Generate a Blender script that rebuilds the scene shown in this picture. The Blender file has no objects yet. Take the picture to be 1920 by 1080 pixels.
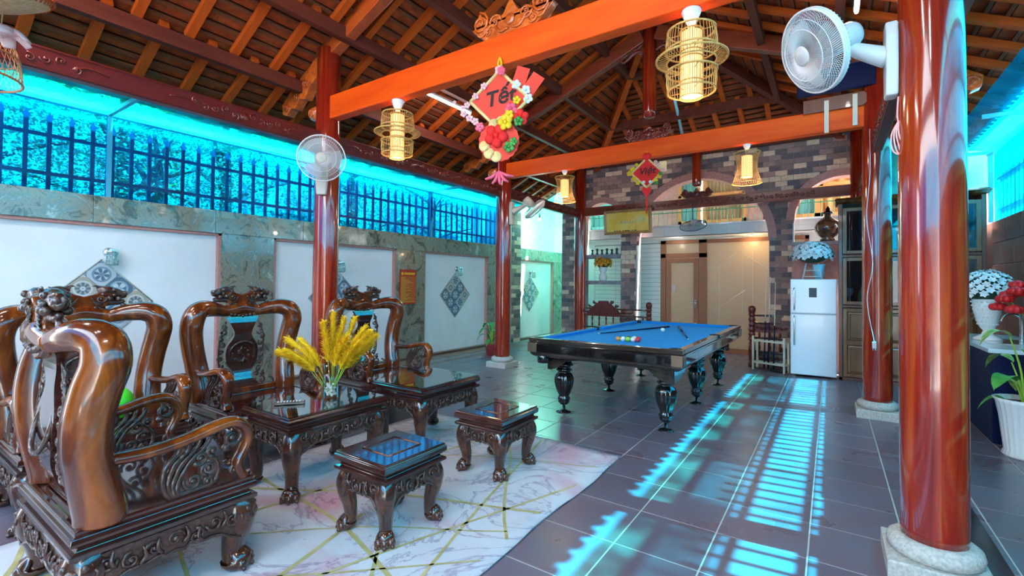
import bpy, math, random
from mathutils import Vector, Matrix, Euler
random.seed(7)
PI = math.pi
sc = bpy.context.scene
COL = sc.collection

# ------------------------------------------------------------------ camera
CAM_H = 1.444
F_PX, CY = 877.9, 514.76
yaw, pitch, roll = 0.5979, 0.0189, 0.0100
Fv = Vector((-math.sin(yaw)*math.cos(pitch), math.cos(yaw)*math.cos(pitch), math.sin(pitch)))
R0 = Vector((math.cos(yaw), math.sin(yaw), 0)); U0 = R0.cross(Fv)
Rv = R0*math.cos(roll)+U0*math.sin(roll); Uv = U0*math.cos(roll)-R0*math.sin(roll)
cd = bpy.data.cameras.new('camera'); cam = bpy.data.objects.new('camera', cd); COL.objects.link(cam)
cd.sensor_width = 36; cd.lens = F_PX/1920*36; cd.shift_y = (CY-540)/1920
cd.clip_start = 0.02; cd.clip_end = 200
cam.matrix_world = Matrix(((Rv.x, Uv.x, -Fv.x, 0), (Rv.y, Uv.y, -Fv.y, 0), (Rv.z, Uv.z, -Fv.z, CAM_H), (0, 0, 0, 1)))
sc.camera = cam

# ------------------------------------------------------------------ sky, sun, exposure
w = bpy.data.worlds.new('world'); sc.world = w; w.use_nodes = True
nt = w.node_tree; bg = nt.nodes['Background']
tc = nt.nodes.new('ShaderNodeTexCoord'); sx = nt.nodes.new('ShaderNodeSeparateXYZ'); rp = nt.nodes.new('ShaderNodeValToRGB')
nt.links.new(tc.outputs['Generated'], sx.inputs[0]); nt.links.new(sx.outputs['Z'], rp.inputs[0]); nt.links.new(rp.outputs[0], bg.inputs[0])
rp.color_ramp.elements[0].position = 0.0; rp.color_ramp.elements[0].color = (1.0, 1.0, 1.0, 1)
rp.color_ramp.elements[1].position = 0.7; rp.color_ramp.elements[1].color = (.62, .80, 1.0, 1)
bg.inputs[1].default_value = 9.0
SUN_AZ = Vector((1, .12, 0)).normalized(); SUN_EL = math.radians(51.0)
sun = bpy.data.lights.new('sun', 'SUN'); sun.energy = 62.0; sun.angle = math.radians(.6); sun.color = (1, .97, .9)
so = bpy.data.objects.new('sun', sun); COL.objects.link(so)
sd = Vector((SUN_AZ.x*math.cos(SUN_EL), SUN_AZ.y*math.cos(SUN_EL), math.sin(SUN_EL)))
so.rotation_euler = sd.to_track_quat('Z', 'Y').to_euler()
so.location = (6, 4, 8)
vs = sc.view_settings
vs.view_transform = 'Standard'; vs.look = 'None'; vs.gamma = 1; vs.exposure = 0.52; vs.use_curve_mapping = False
TUBE_W = 10.0; TUBE_FILL = 28.0

# ------------------------------------------------------------------ materials
def nm(name):
    m = bpy.data.materials.new(name); m.use_nodes = True
    return m, m.node_tree, m.node_tree.nodes['Principled BSDF']
def setp(b, **k):
    for n, v in k.items():
        b.inputs[n.replace('_', ' ')].default_value = v
def c4(c): return (c[0], c[1], c[2], 1)
def coords(nt, scale=(1, 1, 1), kind='Object', rot=(0, 0, 0)):
    t = nt.nodes.new('ShaderNodeTexCoord'); m = nt.nodes.new('ShaderNodeMapping')
    nt.links.new(t.outputs[kind], m.inputs[0]); m.inputs['Scale'].default_value = scale; m.inputs['Rotation'].default_value = rot
    return m.outputs[0]
def noise(nt, vec, scale=5, detail=3, rough=.5, dist=0):
    n = nt.nodes.new('ShaderNodeTexNoise'); nt.links.new(vec, n.inputs['Vector'])
    n.inputs['Scale'].default_value = scale; n.inputs['Detail'].default_value = detail
    n.inputs['Roughness'].default_value = rough; n.inputs['Distortion'].default_value = dist
    return n.outputs[0]
def ramp(nt, fac, stops):
    r = nt.nodes.new('ShaderNodeValToRGB'); nt.links.new(fac, r.inputs[0])
    e = r.color_ramp.elements
    while len(e) < len(stops): e.new(.5)
    for i, (p, c) in enumerate(stops): e[i].position = p; e[i].color = c4(c)
    return r.outputs[0]
def spec(m, v):
    m.node_tree.nodes['Principled BSDF'].inputs['Specular IOR Level'].default_value = v
def bump(nt, b, h, strength=.2, dist=.01):
    n = nt.nodes.new('ShaderNodeBump'); n.inputs['Strength'].default_value = strength; n.inputs['Distance'].default_value = dist
    nt.links.new(h, n.inputs['Height']); nt.links.new(n.outputs[0], b.inputs['Normal'])
def plain(name, c, rough=.5, metal=0, coat=0, **k):
    m, nt, b = nm(name); setp(b, Base_Color=c4(c), Roughness=rough, Metallic=metal, Coat_Weight=coat, **k)
    return m
def speck(name, c1, c2, rough=.5, scale=20, coat=0, bmp=0, metal=0):
    m, nt, b = nm(name); v = coords(nt)
    n = noise(nt, v, scale, 4)
    nt.links.new(ramp(nt, n, [(.35, c1), (.65, c2)]), b.inputs['Base Color'])
    setp(b, Roughness=rough, Coat_Weight=coat, Metallic=metal)
    if bmp: bump(nt, b, n, bmp)
    return m
def wood(name, c1, c2, rough=.35, coat=0, stretch=(1, 1, 8), scale=4, c3=None, bmp=.05, coat_rough=.05, carve=0):
    m, nt, b = nm(name)
    s = [1/x if x > 1 else 1 for x in stretch]
    v = coords(nt, tuple(s))
    n = noise(nt, v, scale*3, 5, .6, .6)
    st = [(.3, c1), (.7, c2)] if c3 is None else [(.28, c1), (.5, c2), (.75, c3)]
    nt.links.new(ramp(nt, n, st), b.inputs['Base Color'])
    setp(b, Roughness=rough, Coat_Weight=coat, Coat_Roughness=coat_rough)
    if carve:
        vo = nt.nodes.new('ShaderNodeTexVoronoi'); nt.links.new(coords(nt), vo.inputs['Vector']); vo.inputs['Scale'].default_value = carve
        bump(nt, b, vo.outputs['Distance'], .8, .012)
    elif bmp: bump(nt, b, n, bmp)
    return m
def emis(name, c, s):
    m, nt, b = nm(name); setp(b, Base_Color=c4(c), Emission_Color=c4(c), Emission_Strength=s, Roughness=.6)
    return m
def film(name, tint, body, mix, rough=.3, wrinkle=True):
    # coloured see-through sheet: tinted transmission + a milky translucent body + a little gloss
    m = bpy.data.materials.new(name); m.use_nodes = True; nt = m.node_tree; nt.nodes.clear()
    out = nt.nodes.new('ShaderNodeOutputMaterial'); tr = nt.nodes.new('ShaderNodeBsdfTransparent'); tr.inputs[0].default_value = c4(tint)
    tl = nt.nodes.new('ShaderNodeBsdfTranslucent'); tl.inputs[0].default_value = c4(body)
    df = nt.nodes.new('ShaderNodeBsdfDiffuse'); df.inputs[0].default_value = c4(body)
    a = nt.nodes.new('ShaderNodeMixShader'); a.inputs[0].default_value = .35
    nt.links.new(tl.outputs[0], a.inputs[1]); nt.links.new(df.outputs[0], a.inputs[2])
    x = nt.nodes.new('ShaderNodeMixShader'); x.inputs[0].default_value = mix
    nt.links.new(tr.outputs[0], x.inputs[1]); nt.links.new(a.outputs[0], x.inputs[2])
    gl = nt.nodes.new('ShaderNodeBsdfGlossy'); gl.inputs[1].default_value = rough
    y = nt.nodes.new('ShaderNodeMixShader'); y.inputs[0].default_value = .04
    nt.links.new(x.outputs[0], y.inputs[1]); nt.links.new(gl.outputs[0], y.inputs[2]); nt.links.new(y.outputs[0], out.inputs[0])
    if wrinkle:
        n = noise(nt, coords(nt, (1, 1, .5)), 3, 4)
        r = ramp(nt, n, [(.4, (mix*.6,)*3), (.68, (min(1, mix*2.0),)*3)])
        nt.links.new(r, x.inputs[0])
    return m
def glass(name, tint=(1, 1, 1), rough=0.0, ior=1.45):
    m = bpy.data.materials.new(name); m.use_nodes = True; nt = m.node_tree; nt.nodes.clear()
    out = nt.nodes.new('ShaderNodeOutputMaterial'); tr = nt.nodes.new('ShaderNodeBsdfTransparent'); tr.inputs[0].default_value = c4(tint)
    gl = nt.nodes.new('ShaderNodeBsdfGlossy'); gl.inputs[1].default_value = rough
    fr = nt.nodes.new('ShaderNodeLayerWeight'); fr.inputs[0].default_value = .5
    pw = nt.nodes.new('ShaderNodeMath'); pw.operation = 'POWER'; pw.inputs[1].default_value = 2.5; nt.links.new(fr.outputs['Facing'], pw.inputs[0])
    ma = nt.nodes.new('ShaderNodeMath'); ma.operation = 'MULTIPLY_ADD'; ma.inputs[1].default_value = .85; ma.inputs[2].default_value = (ior-1)**2/(ior+1)**2; nt.links.new(pw.outputs[0], ma.inputs[0])
    x = nt.nodes.new('ShaderNodeMixShader'); nt.links.new(ma.outputs[0], x.inputs[0])
    nt.links.new(tr.outputs[0], x.inputs[1]); nt.links.new(gl.outputs[0], x.inputs[2]); nt.links.new(x.outputs[0], out.inputs[0])
    return m

M = {}
M['column'] = wood('red_lacquer_wood', (.17, .008, .005), (.33, .018, .006), .12, .6, (1, 1, 14), 5, (.46, .075, .012), 0)
M['beam'] = wood('orange_varnished_wood', (.70, .050, .002), (.88, .090, .003), .45, 0, (9, 1, 1), 2.2, (.95, .14, .006), 0, .2)
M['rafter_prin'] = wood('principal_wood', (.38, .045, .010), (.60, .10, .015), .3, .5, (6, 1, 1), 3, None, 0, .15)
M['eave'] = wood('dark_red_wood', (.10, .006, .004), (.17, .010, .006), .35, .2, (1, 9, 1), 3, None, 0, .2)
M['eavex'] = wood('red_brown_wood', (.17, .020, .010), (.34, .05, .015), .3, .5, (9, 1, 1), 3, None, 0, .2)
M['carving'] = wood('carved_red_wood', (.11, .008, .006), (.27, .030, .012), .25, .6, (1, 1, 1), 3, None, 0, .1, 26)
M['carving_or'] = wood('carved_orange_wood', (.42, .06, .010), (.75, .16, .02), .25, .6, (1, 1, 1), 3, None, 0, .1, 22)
M['purlin'] = wood('purlin_wood', (.11, .020, .012), (.19, .036, .018), .6, 0, (1, 9, 1), 3)
M['rafter'] = wood('rafter_wood', (.42, .055, .006), (.64, .100, .009), .6, 0, (9, 1, 1), 3)
M['batten'] = plain('batten_wood', (.20, .06, .025), .7)
M['tile_under'] = speck('clay_tile_underside', (.28, .050, .016), (.50, .092, .022), .8, 9)
M['cover'] = plain('roof_cover', (.03, .02, .018), .9)
M['steel'] = plain('steel', (.75, .77, .8), .25, 1)
M['sofa'] = wood('dark_rosewood', (.018, .006, .004), (.055, .016, .008), .2, .8, (1, 6, 1), 5, (.13, .036, .013), 0, .08)
M['sofa_seat'] = wood('rosewood_seat', (.022, .007, .006), (.07, .018, .012), .12, 1, (1, 6, 1), 5, None, 0)
M['sofa_trunk'] = wood('polished_rosewood', (.030, .006, .003), (.12, .022, .004), .17, .5, (1, 1, 4), 2.4, (.40, .095, .009), 0)
M['sofa_carve'] = wood('carved_rosewood', (.022, .009, .006), (.085, .030, .018), .28, .6, (1, 1, 1), 6, None, 0, .12, 34)
M['cement'] = speck('stone_base', (.42, .40, .36), (.62, .60, .55), .75, 60, 0, .3)
M['white_paint'] = speck('white_wall_paint', (.80, .80, .80), (.88, .88, .88), .6, 1.5)
M['grout'] = plain('grout', (.50, .50, .48), .6)
M['black'] = plain('black_gloss', (.008, .007, .007), .1, 0, 1)
M['black_w'] = wood('black_stained_wood', (.010, .008, .007), (.06, .040, .028), .18, .8, (4, 4, 1), 3, None, 0)
M['cloth'] = speck('blue_billiard_cloth', (.0, .235, .60), (.0, .28, .68), .9, 300)
M['navy'] = plain('navy_panel', (.003, .008, .05), .45)
spec(M['navy'], .15)
M['chrome'] = plain('chrome', (.85, .86, .88), .12, 1)
M['whiteplastic'] = plain('white_plastic', (.66, .61, .60), .35)
M['cream'] = plain('cream_plastic', (.62, .52, .42), .4)
M['fanblade'] = plain('fan_blade', (.55, .50, .50), .3, 0, 0, Alpha=.75)
M['grill'] = plain('fan_grill', (.76, .70, .68), .35)
M['ink'] = plain('dark_lettering', (.03, .008, .006), .7)
M['cabwood'] = wood('cabinet_wood', (.13, .045, .014), (.26, .10, .03), .3, .4, (1, 1, 6), 4, None, 0)
M['fridge'] = plain('fridge_white', (.74, .76, .82), .22, .15, .5)
M['bamboo'] = speck('bamboo', (.62, .30, .07), (.80, .46, .13), .5, 30)
M['lampglow'] = emis('lantern_glow', (1.0, .62, .24), 1.1)
M['lampcore'] = emis('lantern_core', (1.0, .86, .55), 4.5)
M['tubeglow'] = emis('tube_glow', (1, 1, 1), 22)
M['bulb'] = emis('bulb_glow', (1, 1, .95), 25)
M['red'] = plain('red_felt', (.88, .015, .012), .75)
M['red2'] = plain('red_card', (.88, .055, .025), .7)
M['pink'] = plain('pink_petal', (.90, .12, .20), .7)
M['palepink'] = plain('pale_pink_petal', (.95, .48, .46), .7)
M['yellow'] = plain('yellow_petal', (.90, .55, .01), .6)
M['goldy'] = plain('yellow_ribbon', (.92, .62, .25), .5)
M['plume'] = speck('yellow_grass', (.92, .50, .003), (1.0, .70, .015), .7, 60)
M['green'] = speck('leaf_green', (.03, .20, .03), (.10, .38, .06), .5, 12)
M['stemgreen'] = plain('stem_green', (.30, .50, .04), .5)
M['limegreen'] = plain('lime_plastic', (.06, .75, .03), .35)
M['dkgreen'] = plain('dark_leaf', (.015, .07, .03), .5)
M['petalwhite'] = speck('white_petal', (.66, .78, .84), (.86, .88, .88), .6, 20)
M['rose'] = speck('red_rose', (.50, .004, .008), (.75, .015, .02), .5, 20)
M['orangefl'] = speck('orange_petal', (.80, .20, .01), (.85, .50, .03), .6, 20)
M['ceramic'] = plain('white_ceramic', (.80, .80, .79), .2, 0, .5)
M['glass'] = glass('clear_glass')
M['glass_g'] = glass('table_glass', (.80, .93, .92), 0, 2.4)
M['glass_b'] = glass('cabinet_glass', (.45, .55, .62), .02, 1.6)
M['pebble'] = plain('white_pebble', (.85, .85, .82), .4)
M['dooralu'] = plain('brown_door_frame', (.27, .095, .038), .45)
M['teal'] = plain('teal_paint', (.25, .60, .58), .6)
M['pinkstone'] = speck('pink_render', (.48, .22, .19), (.58, .28, .24), .7, 25)
M['shelfstone'] = speck('grey_stone_shelf', (.20, .17, .20), (.34, .30, .34), .4, 14)
M['blackvase'] = speck('lacquer_vase', (.015, .010, .010), (.20, .10, .05), .2, 14, 1)
M['gold'] = wood('gold_leaf', (.98, .42, .02), (1.0, .58, .07), .4, 0, (1, 1, 1), 2, (1.0, .72, .30), 0)
M['goldrelief'] = plain('gold_relief', (.90, .74, .36), .3, .3)
M['frame'] = wood('picture_frame', (.40, .15, .05), (.62, .28, .10), .4, .1)
M['curtain'] = speck('curtain', (.42, .28, .14), (.60, .45, .26), .8, 3)
M['curtain2'] = plain('brown_curtain', (.18, .07, .04), .8)
M['orangewood'] = wood('orange_window_wood', (.58, .22, .06), (.72, .32, .10), .5)
M['railgreen'] = plain('green_rail', (.03, .30, .14), .4)
M['fence'] = plain('fence_paint', (.05, .10, .16), .4, .3)
M['framesteel'] = plain('painted_steel_frame', (.10, .42, .55), .35, .3)
M['whitewood'] = speck('pale_wood', (.62, .52, .38), (.76, .68, .54), .5, 8)
M['film_side'] = film('blue_tarpaulin', (.005, .36, .60), (.006, .17, .42), .12)
M['film_right'] = film('cyan_sheet', (.04, .78, .98), (.02, .46, .70), .15)
M['canopy'] = film('cyan_canopy_sheet', (.035, .66, .62), (.06, .80, .95), .50)
M['tint_teal'] = film('teal_light_tint', (.06, .72, .58), (.20, .80, .70), .45)
M['foil'] = speck('foil', (.25, .45, .65), (.8, .85, .9), .2, 5, 0, .6, .8)
M['bark'] = speck('bark', (.08, .06, .04), (.16, .12, .08), .9, 8)
M['leaf'] = speck('tree_leaf', (.14, .34, .16), (.62, .80, .45), .5, 2.0)
M['potred'] = plain('red_pot', (.45, .05, .05), .5)
M['balc'] = speck('white_tile_wall', (.66, .70, .68), (.75, .78, .76), .35, 2)
M['tape'] = plain('masking_tape', (.70, .64, .52), .7)
M['board'] = wood('brown_board', (.12, .035, .022), (.2, .06, .035), .4, .3)
M['pinkcloth'] = speck('pink_cloth', (.80, .42, .42), (.85, .60, .58), .8, 8)
M['straw'] = speck('straw', (.55, .32, .14), (.72, .50, .27), .7, 40)

def m_tile():
    m, nt, b = nm('terracotta_tile'); v = coords(nt, kind='Object')
    oi = nt.nodes.new('ShaderNodeObjectInfo')
    ad = nt.nodes.new('ShaderNodeVectorMath'); ad.operation = 'ADD'
    nt.links.new(v, ad.inputs[0]); nt.links.new(oi.outputs['Location'], ad.inputs[1])
    n = noise(nt, ad.outputs[0], 2.4, 4, .5, .2)
    c = ramp(nt, n, [(.15, (.168, .095, .112)), (.55, (.150, .126, .160)), (.95, (.135, .148, .200))])
    hs = nt.nodes.new('ShaderNodeHueSaturation'); nt.links.new(c, hs.inputs['Color'])
    mr = nt.nodes.new('ShaderNodeMapRange'); nt.links.new(oi.outputs['Random'], mr.inputs[0]); mr.inputs[3].default_value = .88; mr.inputs[4].default_value = 1.1
    nt.links.new(mr.outputs[0], hs.inputs['Value']); nt.links.new(hs.outputs[0], b.inputs['Base Color'])
    r2 = ramp(nt, n, [(.3, (.26,)*3), (.7, (.33,)*3)]); nt.links.new(r2, b.inputs['Roughness'])
    n2 = noise(nt, ad.outputs[0], 25, 3); bump(nt, b, n2, .05, .003)
    return m
M['tile'] = m_tile()
def m_marble():
    m, nt, b = nm('grey_green_marble'); v = coords(nt)
    n = noise(nt, v, 3.6, 10, .74, 1.3)
    nt.links.new(ramp(nt, n, [(.33, (.03, .04, .035)), (.43, (.12, .13, .10)), (.50, (.32, .27, .19)), (.56, (.17, .21, .18)), (.66, (.50, .50, .42))]), b.inputs['Base Color'])
    setp(b, Roughness=.16, Coat_Weight=.3); return m
M['marble'] = m_marble()
def m_rug():
    m, nt, b = nm('marbled_rug'); v = coords(nt)
    n = noise(nt, v, .9, 6, .55, .8)
    base = ramp(nt, n, [(.26, (.38, .37, .46)), (.38, (.56, .56, .60)), (.52, (.62, .62, .64)), (.60, (.60, .44, .48)), (.70, (.64, .32, .38))])
    nv = noise(nt, v, 1.3, 6, .62, 1.4)
    vein = ramp(nt, nv, [(.475, (1, 1, 1)), (.5, (.50, .42, .56)), (.508, (1, 1, 1))])
    mx = nt.nodes.new('ShaderNodeMixRGB'); mx.blend_type = 'MULTIPLY'; mx.inputs[0].default_value = .8
    nt.links.new(base, mx.inputs[1]); nt.links.new(vein, mx.inputs[2]); nt.links.new(mx.outputs[0], b.inputs['Base Color'])
    setp(b, Roughness=.85); bump(nt, b, noise(nt, v, 300, 2), .15, .003); return m
M['rug'] = m_rug()
M['ruggold'] = speck('gold_thread', (.40, .34, .12), (.58, .50, .22), .6, 8)
def m_pattern(name, bgc, fg, fg2, k):
    m, nt, b = nm(name); t = nt.nodes.new('ShaderNodeTexCoord'); sp = nt.nodes.new('ShaderNodeSeparateXYZ'); nt.links.new(t.outputs['Object'], sp.inputs[0])
    def mt(op, a, b2=None, v=None):
        n = nt.nodes.new('ShaderNodeMath'); n.operation = op
        nt.links.new(a, n.inputs[0])
        if b2 is not None: nt.links.new(b2, n.inputs[1])
        elif v is not None: n.inputs[1].default_value = v
        return n.outputs[0]
    x, y = sp.outputs['Y'], sp.outputs['Z']
    r = mt('SQRT', mt('ADD', mt('MULTIPLY', x, x), mt('MULTIPLY', y, y)))
    a = mt('ARCTAN2', y, x)
    pet = mt('ABSOLUTE', mt('COSINE', mt('MULTIPLY', a, v=k)))
    f = mt('SUBTRACT', mt('MULTIPLY', pet, v=.085), r)
    g = mt('SINE', mt('MULTIPLY', r, v=105))
    s1 = ramp(nt, mt('GREATER_THAN', f, v=0.0), [(0, bgc), (1, fg)])
    s2 = nt.nodes.new('ShaderNodeMixRGB'); nt.links.new(mt('GREATER_THAN', g, v=.55), s2.inputs[0]); nt.links.new(s1, s2.inputs[1]); s2.inputs[2].default_value = c4(fg2)
    nt.links.new(s2.outputs[0], b.inputs['Base Color']); setp(b, Roughness=.3); return m
M['pat0'] = m_pattern('patterned_tile_blue', (.10, .17, .24), (.55, .60, .62), (.32, .40, .46), 2)
M['pat1'] = m_pattern('patterned_tile_ochre', (.42, .38, .30), (.12, .17, .22), (.60, .60, .58), 4)
M['pat2'] = m_pattern('patterned_tile_pale', (.48, .54, .58), (.10, .15, .20), (.20, .27, .34), 3)
for i, c in enumerate([(.075, .060, .070), (.20, .125, .115), (.40, .29, .22), (.135, .088, .088)]):
    M['brick%d' % i] = speck('brick_%s' % ['dark', 'brown', 'tan', 'plum'][i], tuple(x*v for x, v in zip(c, (1.75, 1.6, 1.5))), tuple(x*v for x, v in zip(c, (2.3, 2.05, 1.9))), .75, 15)
M['mortar'] = plain('mortar', (.32, .29, .28), .9)
M['brown_tile'] = speck('brown_wall_tile', (.085, .042, .032), (.15, .075, .055), .3, 3)
M['frost'] = film('frosted_beige_glass', (.25, .22, .18), (.74, .62, .46), .94, .3, False)

for k_ in ('beam', 'rafter', 'tile_under', 'batten', 'purlin'): spec(M[k_], .2)
# ------------------------------------------------------------------ mesh helpers
def cr(pts, n=6):
    P = [tuple(p) for p in pts]; P = [P[0]]+P+[P[-1]]; out = []
    for i in range(1, len(P)-2):
        for k in range(n):
            t = k/n
            out.append(tuple(.5*((2*b)+(-a+c)*t+(2*a-5*b+4*c-d)*t*t+(-a+3*b-3*c+d)*t**3) for a, b, c, d in zip(P[i-1], P[i], P[i+1], P[i+2])))
    out.append(P[-2]); return out
class MB:
    def __init__(s): s.v = []; s.f = []; s.sm = []; s.mi = []; s.cur = 0
    def add(s, vs_, fs, smooth=False, Mx=None):
        o = len(s.v)
        for p in vs_:
            p = Vector(p)
            s.v.append(tuple(Mx @ p) if Mx is not None else tuple(p))
        for f in fs:
            s.f.append(tuple(i+o for i in f)); s.sm.append(smooth); s.mi.append(s.cur)
        return s
    def box(s, x0, y0, z0, x1, y1, z1, Mx=None):
        x0, x1 = min(x0, x1), max(x0, x1); y0, y1 = min(y0, y1), max(y0, y1); z0, z1 = min(z0, z1), max(z0, z1)
        vv = [(x, y, z) for z in (z0, z1) for y in (y0, y1) for x in (x0, x1)]
        return s.add(vv, [(0, 2, 3, 1), (4, 5, 7, 6), (0, 1, 5, 4), (2, 6, 7, 3), (0, 4, 6, 2), (1, 3, 7, 5)], False, Mx)
    def cbox(s, c, d, Mx=None):
        return s.box(c[0]-d[0]/2, c[1]-d[1]/2, c[2]-d[2]/2, c[0]+d[0]/2, c[1]+d[1]/2, c[2]+d[2]/2, Mx)
    def lathe(s, prof, seg=20, c=(0, 0, 0), Mx=None, flute=0, nf=12, smooth=True, caps=True):
        vv = []; ff = []; n = len(prof)
        for (r, z) in prof:
            for k in range(seg):
                a = 2*PI*k/seg; rr = r*(1-flute*(.5+.5*math.cos(nf*a))) if flute and r > .02 else r
                vv.append((c[0]+rr*math.cos(a), c[1]+rr*math.sin(a), c[2]+z))
        for i in range(n-1):
            for k in range(seg):
                a = i*seg+k; b = i*seg+(k+1) % seg; ff.append((a, b, b+seg, a+seg))
        if caps: ff.append(tuple(range(seg))[::-1]); ff.append(tuple((n-1)*seg+k for k in range(seg)))
        return s.add(vv, ff, smooth, Mx)
    def cyl(s, p0, p1, r0, r1=None, seg=10, smooth=True):
        r1 = r0 if r1 is None else r1
        return s.sweep([tuple(p0)+(r0,), tuple(p1)+(r1,)], seg, smooth=smooth)
    def sweep(s, pts, seg=8, flat=1.0, up=(0, 0, 1), closed=False, smooth=True, Mx=None):
        # pts: (x,y,z,r); flat scales the section along the 'up' side
        n = len(pts); vv = []; ff = []; upv = Vector(up)
        P = [Vector(p[:3]) for p in pts]; prev = None
        for i in range(n):
            if closed: t = P[(i+1) % n]-P[i-1]
            else: t = P[min(i+1, n-1)]-P[max(i-1, 0)]
            t = t.normalized() if t.length > 1e-9 else Vector((0, 0, 1))
            if prev is None:
                u = upv-t*upv.dot(t)
                if u.length < 1e-3: u = Vector((1, 0, 0))-t*t.x
                if u.length < 1e-3: u = Vector((0, 1, 0))-t*t.y
            else: u = prev-t*prev.dot(t)
            u.normalize(); prev = u; sd_ = t.cross(u); r = pts[i][3]
            for k in range(seg):
                a = 2*PI*k/seg+PI/seg
                vv.append(P[i]+sd_*(r*math.cos(a))+u*(r*flat*math.sin(a)))
        m = n if closed else n-1
        for i in range(m):
            for k in range(seg):
                a = i*seg+k; b = i*seg+(k+1) % seg; j = (i+1) % n
                ff.append((a, b, j*seg+(k+1) % seg, j*seg+k))
        if not closed: ff.append(tuple(range(seg))[::-1]); ff.append(tuple((n-1)*seg+k for k in range(seg)))
        return s.add(vv, ff, smooth, Mx)
    def ring(s, c, R_, r, n=28, seg=6, ax=None, flat=1.0):
        pts = []
        for i in range(n):
            a = 2*PI*i/n; p = Vector((R_*math.cos(a), R_*math.sin(a), 0))
            if ax is not None: p = ax @ p
            pts.append((c[0]+p.x, c[1]+p.y, c[2]+p.z, r))
        up = (0, 0, 1) if ax is None else tuple(ax @ Vector((0, 0, 1)))
        return s.sweep(pts, seg, flat, up, closed=True)
    def ell(s, c, r, seg=10, rings=6, Mx=None):
        if not hasattr(r, '__len__'): r = (r, r, r)
        vv = [(c[0], c[1], c[2]-r[2])]; ff = []
        for i in range(1, rings):
            p = PI*i/rings-PI/2
            for k in range(seg):
                a = 2*PI*k/seg; vv.append((c[0]+r[0]*math.cos(p)*math.cos(a), c[1]+r[1]*math.cos(p)*math.sin(a), c[2]+r[2]*math.sin(p)))
        vv.append((c[0], c[1], c[2]+r[2])); T = len(vv)-1
        for k in range(seg):
            ff.append((0, 1+(k+1) % seg, 1+k)); ff.append((T, T-seg+k, T-seg+(k+1) % seg))
        for i in range(rings-2):
            for k in range(seg):
                a = 1+i*seg+k; b = 1+i*seg+(k+1) % seg; ff.append((a, b, b+seg, a+seg))
        return s.add(vv, ff, True, Mx)
    def prism(s, poly, h0, h1, Mx=None, smooth=False):
        n = len(poly); vv = [(p[0], p[1], h0) for p in poly]+[(p[0], p[1], h1) for p in poly]
        ff = [tuple(range(n))[::-1], tuple(range(n, 2*n))]+[(i, (i+1) % n, n+(i+1) % n, n+i) for i in range(n)]
        return s.add(vv, ff, smooth, Mx)
    def rect(s, x0, y0, x1, y1, prof, Mx=None):
        # stacked mouldings: prof = [(outset, z)...] around a rectangle
        vv = []; ff = []
        for (o, z) in prof: vv += [(x0-o, y0-o, z), (x1+o, y0-o, z), (x1+o, y1+o, z), (x0-o, y1+o, z)]
        n = len(prof)
        for i in range(n-1):
            for k in range(4):
                a = i*4+k; b = i*4+(k+1) % 4; ff.append((a, b, b+4, a+4))
        ff.append((3, 2, 1, 0)); ff.append(tuple(range((n-1)*4, n*4)))
        return s.add(vv, ff, False, Mx)
    def spiral(s, c, R_, turns, r, U=(1, 0, 0), V=(0, 0, 1), a0=0, sgn=1, seg=6, n=None, tail=None):
        U = Vector(U); V = Vector(V); c = Vector(c); n = n or int(8*turns)+3; pts = []
        for i in range(n+1):
            t = i/n; a = a0+sgn*2*PI*turns*t; q = R_*(1-t*.88)
            p = c+U*(q*math.cos(a))+V*(q*math.sin(a)); pts.append((p.x, p.y, p.z, r*(1-.45*t)))
        if tail: pts = [tuple(tail)+(r*.6,)]+pts
        s.sweep(pts, seg); s.ell(c, r*1.25, 6, 4); return s
    def build(s, name, mat, parent=None, bevel=0, loc=None):
        me = bpy.data.meshes.new(name); me.from_pydata(s.v, [], s.f)
        if any(s.sm): me.polygons.foreach_set('use_smooth', s.sm)
        mats = mat if isinstance(mat, (list, tuple)) else [mat]
        for m in mats: me.materials.append(M[m] if isinstance(m, str) else m)
        if len(mats) > 1: me.polygons.foreach_set('material_index', s.mi)
        me.update()
        o = bpy.data.objects.new(name, me); COL.objects.link(o)
        if parent is not None: o.parent = parent
        if loc: o.location = loc
        if bevel:
            b = o.modifiers.new('bevel', 'BEVEL'); b.width = bevel; b.segments = 2; b.limit_method = 'ANGLE'
        return o
def tag(o, label=None, cat=None, group=None, kind=None):
    if label: o['label'] = label
    if cat: o['category'] = cat
    if group: o['group'] = group
    if kind: o['kind'] = kind
    return o
def thing(name, label, cat, loc=(0, 0, 0), rz=0, group=None, rot=None):
    o = bpy.data.objects.new(name, None); COL.objects.link(o); o.empty_display_size = .1
    o.location = loc; o.rotation_euler = rot if rot else (0, 0, rz); return tag(o, label, cat, group)
def struct(name): 
    o = bpy.data.objects.new(name, None); COL.objects.link(o); return tag(o, kind='structure')
def kids(o): return [c for c in list(COL.objects) if c.parent == o]
def dup(root, loc, rz=0, label=None, parent=None):
    r = root.copy(); COL.objects.link(r); r.location = loc; r.rotation_euler = (0, 0, rz)
    if label: r['label'] = label
    for c in kids(root):
        d = c.copy(); COL.objects.link(d); d.parent = r
        for g in kids(c):
            e = g.copy(); COL.objects.link(e); e.parent = d
    return r
def inst(me_obj, parent, loc, rot=(0, 0, 0), mat=None):
    c = me_obj.copy(); COL.objects.link(c); c.parent = parent; c.location = loc; c.rotation_euler = rot; return c
def light(name, kind, loc, energy, color, parent=None, size=.1, size_y=None, rot=(0, 0, 0)):
    l = bpy.data.lights.new(name, kind); l.energy = energy; l.color = color
    if kind == 'AREA':
        l.size = size
        if size_y: l.shape = 'RECTANGLE'; l.size_y = size_y
    else: l.shadow_soft_size = size
    o = bpy.data.objects.new(name, l); COL.objects.link(o); o.location = loc; o.rotation_euler = rot
    if parent: o.parent = parent
    return o

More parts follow.
